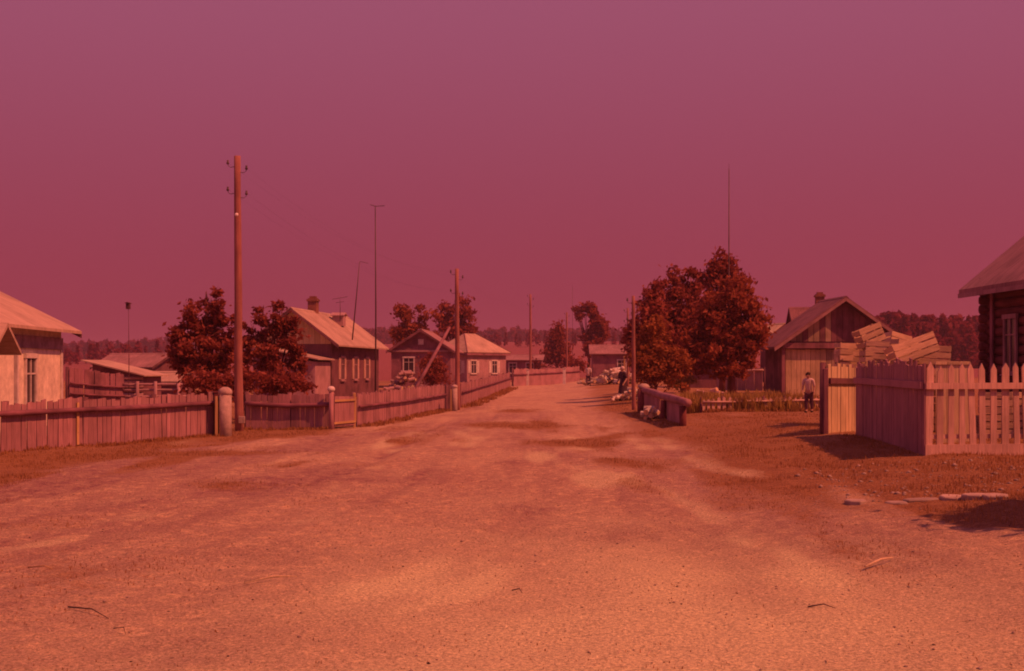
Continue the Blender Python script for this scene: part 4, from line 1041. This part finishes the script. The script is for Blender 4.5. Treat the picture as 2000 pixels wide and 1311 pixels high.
# birch firewood dumped before the log-topped fence
def logheap(label, px, py, n, rl, rr, spread, hmax, m=M_birch, name='firewood_pile', Yf=None, stuff=False, seed=0):
    rnd = random.Random(seed); x, y = G(px, py) if Yf is None else (XZ(px, 0, Yf)[0], Yf)
    t = empty(name, (x, y, Tz(x, y)), 0, label, 'firewood'); big = MB(); ends = MB()
    for k in range(n):
        a = rnd.uniform(0, math.pi); f = rnd.random(); r_ = rnd.uniform(*rr); L_ = rnd.uniform(*rl) / 2
        px_ = rnd.gauss(0, spread * .42); hh = hmax * max(0, 1 - abs(px_) / spread); c = Vector((px_, rnd.gauss(0, spread * .18), r_ + rnd.random() * hh)); dv = Vector((math.cos(a), math.sin(a), rnd.uniform(-.3, .3))) * L_
        if stuff: mb = big; eb = ends
        else: mb = MB(); eb = MB()
        mb.tube([c - dv, c + dv], r_, 7, .05)
        du = dv.normalized()
        e2 = eb if stuff else MB(); eb.tube([c - dv - du * .004, c - dv - du * .001], r_ * .93, 7); e2.tube([c + dv + du * .001, c + dv + du * .004], r_ * .93, 7)
        if not stuff: lo = mb.build('log', m, t); eb.build('cut_end', M_endgrain, lo); e2.build('cut_end', M_endgrain, lo)
    if stuff: tag(big.build('logs', m, t), kind='stuff'); tag(ends.build('cut_ends', M_endgrain, t), kind='stuff')
    return t
logheap('small heap of white birch firewood before the log-topped fence', 1270, 820, 20, (.25, .4), (.06, .11), .42, .30, seed=3)
logheap('heap of split firewood behind the left fence, before the dark low house', 795, 0, 60, (.4, .8), (.06, .1), 1.5, 1.5, m=M_wallgrey, Yf=68, stuff=True, seed=4)
logheap('long pile of pale logs and firewood at the far right side of the road', 1205, 0, 130, (.4, .9), (.07, .13), 2.2, 1.0, m=M_birch, Yf=92, stuff=True, seed=5)
logheap('low scatter of pale logs further along, left of the long log pile', 1165, 0, 40, (.3, .6), (.06, .1), 1.2, .35, m=M_birch, Yf=98, stuff=True, seed=6)

logheap('small pile of pale split wood before the low dark shed, behind the low garden fence', 1388, 0, 34, (.3, .6), (.06, .1), .9, .5, m=M_picket, Yf=54, stuff=True, seed=8)
logheap('pale heap of logs at the far end of the log-topped fence', 1232, 0, 34, (.3, .6), (.06, .1), .8, .55, m=M_birch, Yf=60, stuff=True, seed=9)
# ------------------------------------------------------------------ people
def skin_mesh(name, chains, m, parent, sub=2):
    """chains: lists of (x, y, z, r); equal points are shared so that limbs join"""
    vs = []; rs = []; es = []; key = {}
    def vid(p):
        k = (round(p[0], 4), round(p[1], 4), round(p[2], 4))
        if k not in key: key[k] = len(vs); vs.append(p[:3]); rs.append(p[3])
        return key[k]
    roots = []
    for ch in chains:
        new = (round(ch[0][0], 4), round(ch[0][1], 4), round(ch[0][2], 4)) not in key
        ids = [vid(p) for p in ch]
        if new: roots.append(ids[0])
        for a_, b_ in zip(ids, ids[1:]):
            if a_ != b_: es.append((a_, b_))
    me = bpy.data.meshes.new(name); me.from_pydata(vs, es, []); me.update()
    o = link(name, me, m, parent)
    md = o.modifiers.new('skin', 'SKIN'); md.use_smooth_shade = True
    for i, s in enumerate(me.skin_vertices[0].data):
        s.radius = (rs[i], rs[i]); s.use_root = i in roots
    sb = o.modifiers.new('sub', 'SUBSURF'); sb.levels = sub; sb.render_levels = sub
    return o

def person(label, x, y, rz, H, legs, arms, dress=None, top_m=M_shirt, bottom_m=M_trousers, scarf=None, lean=0.0, fem=False):
    """H height; legs/arms: ((forward, side) offsets of ankle/knee, hand positions) in units of H; faces local -y"""
    t = empty('person', (x, y, Tz(x, y)), rz, label, 'person'); h = H
    hip = .52 * h; sh = .815 * h; sw = (.10 if fem else .115) * h; hw = .05 * h
    pel = (0, 0, hip, .075 * h); wst = (0, -lean * .4 * h, .62 * h, .064 * h); chest = (0, -lean * .8 * h, .74 * h, .08 * h); nb = (0, -lean * h, .83 * h, .045 * h)
    nk = (0, -lean * 1.05 * h, .86 * h, .030 * h); hd0 = (0, -lean * 1.15 * h - .004 * h, .895 * h, .048 * h); hd1 = (0, -lean * 1.2 * h - .004 * h, .94 * h, .062 * h); hd2 = (0, -lean * 1.2 * h, .975 * h, .045 * h)
    body = [[pel, wst, chest, nb, nk, hd0, hd1, hd2]]; top = [[(pel[0], pel[1], pel[2], .083 * h), (*wst[:3], .074 * h), (*chest[:3], .09 * h), (*nb[:3], .056 * h)]]; bot = []
    for s, (kn, an) in zip((-1, 1), legs):
        k = (s * hw * 1.1, -kn[0] * h, kn[1] * h, .042 * h); a = (s * hw * 1.1, -an[0] * h, an[1] * h, .026 * h)
        j = (s * hw, 0, hip - .04 * h, .06 * h); toe = (s * hw * 1.3, a[1] - .10 * h, max(.015 * h, a[2] - .025 * h), .020 * h)
        body.append([pel, j, k, a, toe]); bot.append([(0, 0, hip + .02 * h, .085 * h), (j[0], j[1], j[2], .07 * h), (k[0], k[1], k[2], .052 * h), (a[0], a[1], a[2] + .03 * h, .040 * h)])
    for s, (el, ha) in zip((-1, 1), arms):
        so = (s * sw, chest[1], sh, .036 * h); e = (s * el[0] * h, -el[1] * h + chest[1], el[2] * h, .027 * h); w = (s * ha[0] * h, -ha[1] * h + chest[1], ha[2] * h, .019 * h)
        dv = (Vector(w[:3]) - Vector(e[:3])).normalized(); pm = Vector(w[:3]) + dv * .035 * h
        body.append([nb, so, e, w, (*pm, .021 * h)])
        top.append([(*nb[:3], .056 * h), (so[0], so[1], so[2], .045 * h), ((so[0] + e[0]) / 2, (so[1] + e[1]) / 2, (so[2] + e[2]) / 2, .040 * h), (*(Vector(so[:3]).lerp(Vector(e[:3]), .95)), .036 * h)])
        side = dv.cross(Vector((0, 1, 0))).normalized() if abs(dv.y) < .9 else Vector((1, 0, 0)); fw = dv.cross(side).normalized()
        for q, ln_ in zip((-1.5, -.5, .5, 1.5), (.036, .044, .047, .040)):
            b0 = pm + fw * q * .0115 * h; b1 = b0 + dv * ln_ * .55 * h + side * .004 * h; b2 = b0 + dv * ln_ * h + side * .014 * h
            body.append([(*b0, .0055 * h), (*b1, .0052 * h), (*b2, .0045 * h)])
        th0 = Vector(w[:3]) + dv * .015 * h - fw * .014 * h; body.append([(*th0, .0065 * h), (*(th0 + dv * .018 * h - fw * .015 * h), .006 * h), (*(th0 + dv * .036 * h - fw * .018 * h), .005 * h)])
    skin_mesh('body', body, M_skin, t)
    skin_mesh('top', top, top_m, t)
    if not dress: skin_mesh('trousers', bot, bottom_m, t)
    else:
        mb = MB(); ring = []
        for zz, rr in ((.70, .088), (.60, .086), (.52, .105), (.38, .125), (.22, .15), (.14, .165)):
            ring.append(((0, -lean * (zz - .5) * h if zz > .5 else 0, zz * h), rr * h))
        mb.tube([r_[0] for r_ in ring], [r_[1] for r_ in ring], 16, .06); mb.build('skirt', dress, t, smooth=True)
    for s, (kn, an) in zip((-1, 1), legs):
        mb = MB(); mb.blob((s * hw * 1.25, -an[0] * h - .05 * h, max(.02 * h, an[1] * h - .02 * h)), (.032 * h, .075 * h, .028 * h), 10, 6, .02, 1); mb.build('shoe', M_hair, t, smooth=True)
    hc = Vector((0, hd1[1], .945 * h))
    mb = MB(); mb.blob(hc + Vector((0, .014 * h, .012 * h)), (.066 * h, .066 * h, .066 * h), 14, 10, .03, 5)
    if scarf:
        mb.blob(hc + Vector((0, .03 * h, -.06 * h)), (.05 * h, .04 * h, .04 * h), 10, 8, .04, 6); mb.build('headscarf', scarf, t, smooth=True)
    else: mb.build('hair', M_hair, t, smooth=True)
    mb = MB()
    for s in (-1, 1): mb.blob(hc + Vector((s * .022 * h, -.060 * h, -.004 * h)), .007 * h, 6, 5, 0)
    mb.build('eyes', M_hair, t, smooth=True)
    mb = MB(); mb.blob(hc + Vector((0, -.066 * h, -.016 * h)), (.008 * h, .012 * h, .012 * h), 8, 6, 0); mb.blob(hc + Vector((0, -.058 * h, -.036 * h)), (.018 * h, .006 * h, .004 * h), 8, 5, 0)
    for s in (-1, 1): mb.blob(hc + Vector((s * .064 * h, 0, -.008 * h)), (.008 * h, .014 * h, .018 * h), 8, 6, 0)
    mb.build('face', M_skin, t, smooth=True)
    return t
stand = (((.01, .28), (0, .045)), ((-.01, .28), (-.02, .045)))
x, y = G(1217, 783)
person('person in a long dark dress and pale headscarf by the right side of the road', x, y, R(-50), 1.6, stand, (((.15, -.01, .64), (.15, .10, .53)), ((.15, -.02, .64), (.13, .07, .52))), dress=M_dress, top_m=M_dress, scarf=M_shirt, lean=.03, fem=True)
x, y = G(1580, 806)
person('child in a white shirt and dark trousers standing before the low garden fence', x, y, R(-30), 1.28, (((.03, .29), (.02, .045)), ((-.04, .28), (-.08, .05))), (((.14, 0, .65), (.13, .07, .55)), ((.145, -.03, .65), (.14, 0, .52))), lean=.06)
x, y = XZ(1149, 0, 92)[0], 92
person('person in a white shirt walking far down the road', x, y, R(160), 1.5, (((.08, .29), (.10, .05)), ((-.05, .28), (-.14, .07))), (((.15, -.05, .64), (.14, .02, .52)), ((.15, .06, .65), (.13, .16, .58))), lean=.02)

# ------------------------------------------------------------------ stones, slabs, sticks
random.seed(33)
for k, (px, py, w_, lab) in enumerate([(1672, 974, .26, 'small flat stone lying left of the row of pale slabs'), (1752, 976, .30, 'leftmost block in the row of pale slabs by the shadow'), (1800, 970, .55, 'long flat slab, second from the left in the pale row'),
        (1862, 965, .38, 'middle slab with a raised edge in the pale row'), (1905, 963, .34, 'slab second from the right in the pale row'), (1945, 964, .30, 'rightmost slab in the pale row near the picture edge')]):
    x, y = G(px, py + 6); z = Tz(x, y)
    mb = MB(); n = 7; top = []; 
    pts = [(math.cos(2 * math.pi * i / n + .3) * w_ / 2 * random.uniform(.85, 1.1), math.sin(2 * math.pi * i / n + .3) * .16 * random.uniform(.8, 1.15)) for i in range(n)]
    mb.prism(pts, (1, 0, 0), (0, 1, 0), (0, 0, -.06), (0, random.uniform(-.01, .01), random.uniform(.008, .03)))
    o = mb.build('stone_slab', M_stone, bevel=.012); o.location = (x, y, z); o.rotation_euler = (R(random.uniform(-2, 4)), R(random.uniform(-3, 3)), random.uniform(-.2, .2)); tag(o, lab, 'stone', 'pale slabs set in the ground at the right')
# pebbles and crumbs of dirt
rng = np.random.default_rng(5)
def scatter_rocks(name, label, n, xr, yr, sr, m, dens=None):
    V = []; Fs = []; base = np.array([(1, 0, 0), (0, 1, 0), (-1, 0, 0), (0, -1, 0), (0, 0, 1), (0, 0, -1)], float); bf = np.array([(0, 1, 4), (1, 2, 4), (2, 3, 4), (3, 0, 4), (1, 0, 5), (2, 1, 5), (3, 2, 5), (0, 3, 5)])
    x = rng.uniform(*xr, n); y = yr[0] * (yr[1] / yr[0]) ** rng.random(n); gg, zz = grass_at(x, y)
    s = sr[0] * (sr[1] / sr[0]) ** (rng.random(n) ** 2.2)
    a = rng.random(n) * 6.28; P = base[None] * (s[:, None, None] * rng.uniform(.6, 1.3, (n, 6, 1))); P[:, :, 2] *= .55
    ca, sa = np.cos(a)[:, None], np.sin(a)[:, None]; X_ = P[:, :, 0] * ca - P[:, :, 1] * sa; Y_ = P[:, :, 0] * sa + P[:, :, 1] * ca
    P = np.stack([X_ + x[:, None], Y_ + y[:, None], P[:, :, 2] + zz[:, None] + s[:, None] * .1], 2)
    f = (bf[None] + (np.arange(n) * 6)[:, None, None]).reshape(-1, 3)
    tag(npmesh(name, P.reshape(-1, 3), f, m), label, 'pebbles', kind='stuff')
scatter_rocks('pebbles', 'small pebbles and clods scattered over the trodden dirt', 2200, (-7, 7), (6.5, 26), (.006, .022), M_stone)
scatter_rocks('dirt_clods', 'dark crumbs of earth scattered over the trodden dirt', 450, (-7, 7), (6.5, 24), (.006, .018), M_twig)
scatter_rocks('rubble', 'light rubble strewn near the pale slabs on the right', 420, (4.2, 7.5), (15.5, 20), (.015, .06), M_stone)
def stick(px0, py0, px1, py1, r, label, m=M_twig):
    a = G(px0, py0); b_ = G(px1, py1); mb = MB(); A = Vector((a[0], a[1], Tz(*a) + r + .012)); B = Vector((b_[0], b_[1], Tz(*b_) + r + .012)); mid = (A + B) / 2 + Vector((.02, .03, .02))
    mb.tube([A, mid, B], [r, r * .8, r * .4], 6, .2); o = mb.build('stick', m, smooth=True); tag(o, label, 'stick', 'sticks lying on the dirt')
stick(1578, 1190, 1632, 1193, .006, 'dark curved stick lying on the dirt at the lower right')
stick(133, 1190, 212, 1213, .006, 'dark stick lying on the dirt in the lower left corner')
stick(222, 1232, 245, 1243, .004, 'tiny dark twig below the stick in the lower left')
stick(55, 1113, 103, 1116, .007, 'pale straw-coloured stick at the left edge of the dirt', M_yellow)
stick(478, 1143, 580, 1131, .010, 'long pale twig on the dirt, left of the middle', M_lightboard)
stick(1000, 1157, 1020, 1163, .005, 'short dark twig in the middle of the foreground')
stick(1690, 1112, 1745, 1094, .012, 'pale splintered branch on the dirt at the right', M_lightboard)

n = 2600
x = rng.uniform(-8, 8, n); y = 6.3 * (24 / 6.3) ** rng.random(n); gg, zz = grass_at(x, y); kp = rng.random(n) < ss(.35, .65, fbm(x * .9, y * .9, 301, 3)); x, y, zz = x[kp], y[kp], zz[kp]; n = len(x)
a = rng.normal(0, .9, n); l = .012 + .045 * rng.random(n) ** 2; wd = .0022 + .003 * rng.random(n); tl = rng.normal(0, .006, n)
ex = np.stack([np.cos(a) * l, np.sin(a) * l, tl], 1); ey = np.stack([-np.sin(a) * wd, np.cos(a) * wd, 0 * a], 1); c = np.stack([x, y, zz + .010], 1)
tag(npmesh('straw_litter', np.stack([c - ex - ey, c + ex - ey, c + ex + ey, c - ex + ey], 1).reshape(-1, 3), np.arange(4 * n).reshape(n, 4), M_lightboard), 'pale bits of straw and chips trodden into the dirt', 'litter', kind='stuff')
# ------------------------------------------------------------------ grass blades and weeds
def blades(name, label, x, y, z, h, m, lean=.5, w=.006, cat='grass'):
    n = len(x); a = rng.random(n) * 6.28; l = rng.random(n) * lean * h
    dx, dy = np.cos(a), np.sin(a); wd = w * (0.6 + rng.random(n)) * np.clip(h / .06, .8, 3)
    c = np.stack([x, y, z - .01], 1); s = np.stack([-dy * wd, dx * wd, np.zeros(n)], 1)
    mid = c + np.stack([dx * l * .35, dy * l * .35, h * .6], 1); top = c + np.stack([dx * l, dy * l, h], 1)
    V = np.stack([c - s, c + s, mid + s * .7, top, mid - s * .7], 1).reshape(-1, 3); k = (np.arange(n) * 5)[:, None]
    f = np.concatenate([np.concatenate([k, k + 1, k + 2, k + 4], 1)]); f2 = np.concatenate([k + 4, k + 2, k + 3, k + 3], 1)
    me_f = np.concatenate([np.concatenate([k, k + 1, k + 2], 1), np.concatenate([k, k + 2, k + 4], 1), np.concatenate([k + 4, k + 2, k + 3], 1)])
    tag(npmesh(name, V, me_f, m), label, cat, kind='stuff')
n = 420000
x = rng.uniform(-13, 12, n); y = 6.5 * (60 / 6.5) ** rng.random(n)
inb = (np.abs(x) < y * .46 + 1); x = x[inb]; y = y[inb]
gg, zz = grass_at(x, y); cl = fbm(x * 1.6, y * 1.2, 91, 3)
keep = rng.random(len(x)) < np.clip((gg - .10) * 1.1, 0.10, 1) * ss(.34, .58, cl)
x, y, zz, gg = x[keep], y[keep], zz[keep], gg[keep]
hh = (.015 + .03 * rng.random(len(x))) * (0.6 + gg)
blades('grass', 'short sparse grass along the verges and in patches on the dirt', x, y, zz, hh, M_grass, w=.005)
def along(a, b_, n, off, wid, h0, h1):
    f = rng.random(n); cl = fbm(f * 40, f * 0, 3, 2); k = rng.random(n) < ss(.25, .6, cl); f = f[k]
    A = np.array(a); B = np.array(b_); d = (B - A) / np.linalg.norm(B - A); n_ = np.array([d[1], -d[0]])
    P = A + f[:, None] * (B - A) + n_ * (off + wid * rng.random(len(f)) ** 1.6)[:, None]
    return P[:, 0], P[:, 1], T(P[:, 0], P[:, 1]), (h0 + (h1 - h0) * rng.random(len(f)) ** 2)
sets = [along(A0, A1, 5000, .02, .6, .02, .11), along(B0, B1, 3000, .02, .6, .02, .11), along(C0, C1, 5000, .02, .6, .03, .15), along(D0, D1, 4000, .02, .7, .05, .22), along(K0, KR, 1200, .08, .4, .01, .06),
        along((K0[0], K0[1]), (K1[0], K1[1]), 1500, -.1, -.5, .02, .08), along(q0, q1, 2500, -.1, -.6, .03, .12), along(r0, r1, 4000, 0, .6, .04, .16)]
blades('tall_grass', 'taller weeds and grass growing along the feet of the fences', *[np.concatenate([s[i] for s in sets]) for i in range(4)], M_grass, w=.009)
x = rng.uniform(r0[0] - .4, r1[0], 12000); y = rng.uniform(min(r0[1], r1[1]) + .1, max(r0[1], r1[1]) + 4.5, 12000); cl = fbm(x * 1.3, y * .8, 55, 3); k = rng.random(12000) < ss(.35, .6, cl); x, y, cl = x[k], y[k], cl[k]
blades('garden_weeds', 'pale yellowish tall weeds growing behind the low garden fence', x, y, T(x, y), .15 + .55 * rng.random(len(x)) * cl * 1.4, M_weed, lean=.4, w=.012, cat='weeds')

# ------------------------------------------------------------------ haze
if HAZE:
    mh = bpy.data.materials.new('haze_air'); mh.use_nodes = True; nt = mh.node_tree; nt.nodes.clear()
    oo = nt.nodes.new('ShaderNodeOutputMaterial'); vv = nt.nodes.new('ShaderNodeVolumePrincipled')
    vv.inputs['Color'].default_value = (0.95, 0.60, 0.72, 1); vv.inputs['Density'].default_value = HAZE; vv.inputs['Anisotropy'].default_value = 0.2
    nt.links.new(vv.outputs[0], oo.inputs['Volume'])
    mb = MB(); mb.box(-930, 930, -45, 1530, -1.6, 36); o = mb.build('haze', mh); tag(o, 'thin pale haze filling the air over the village', 'haze', kind='stuff')
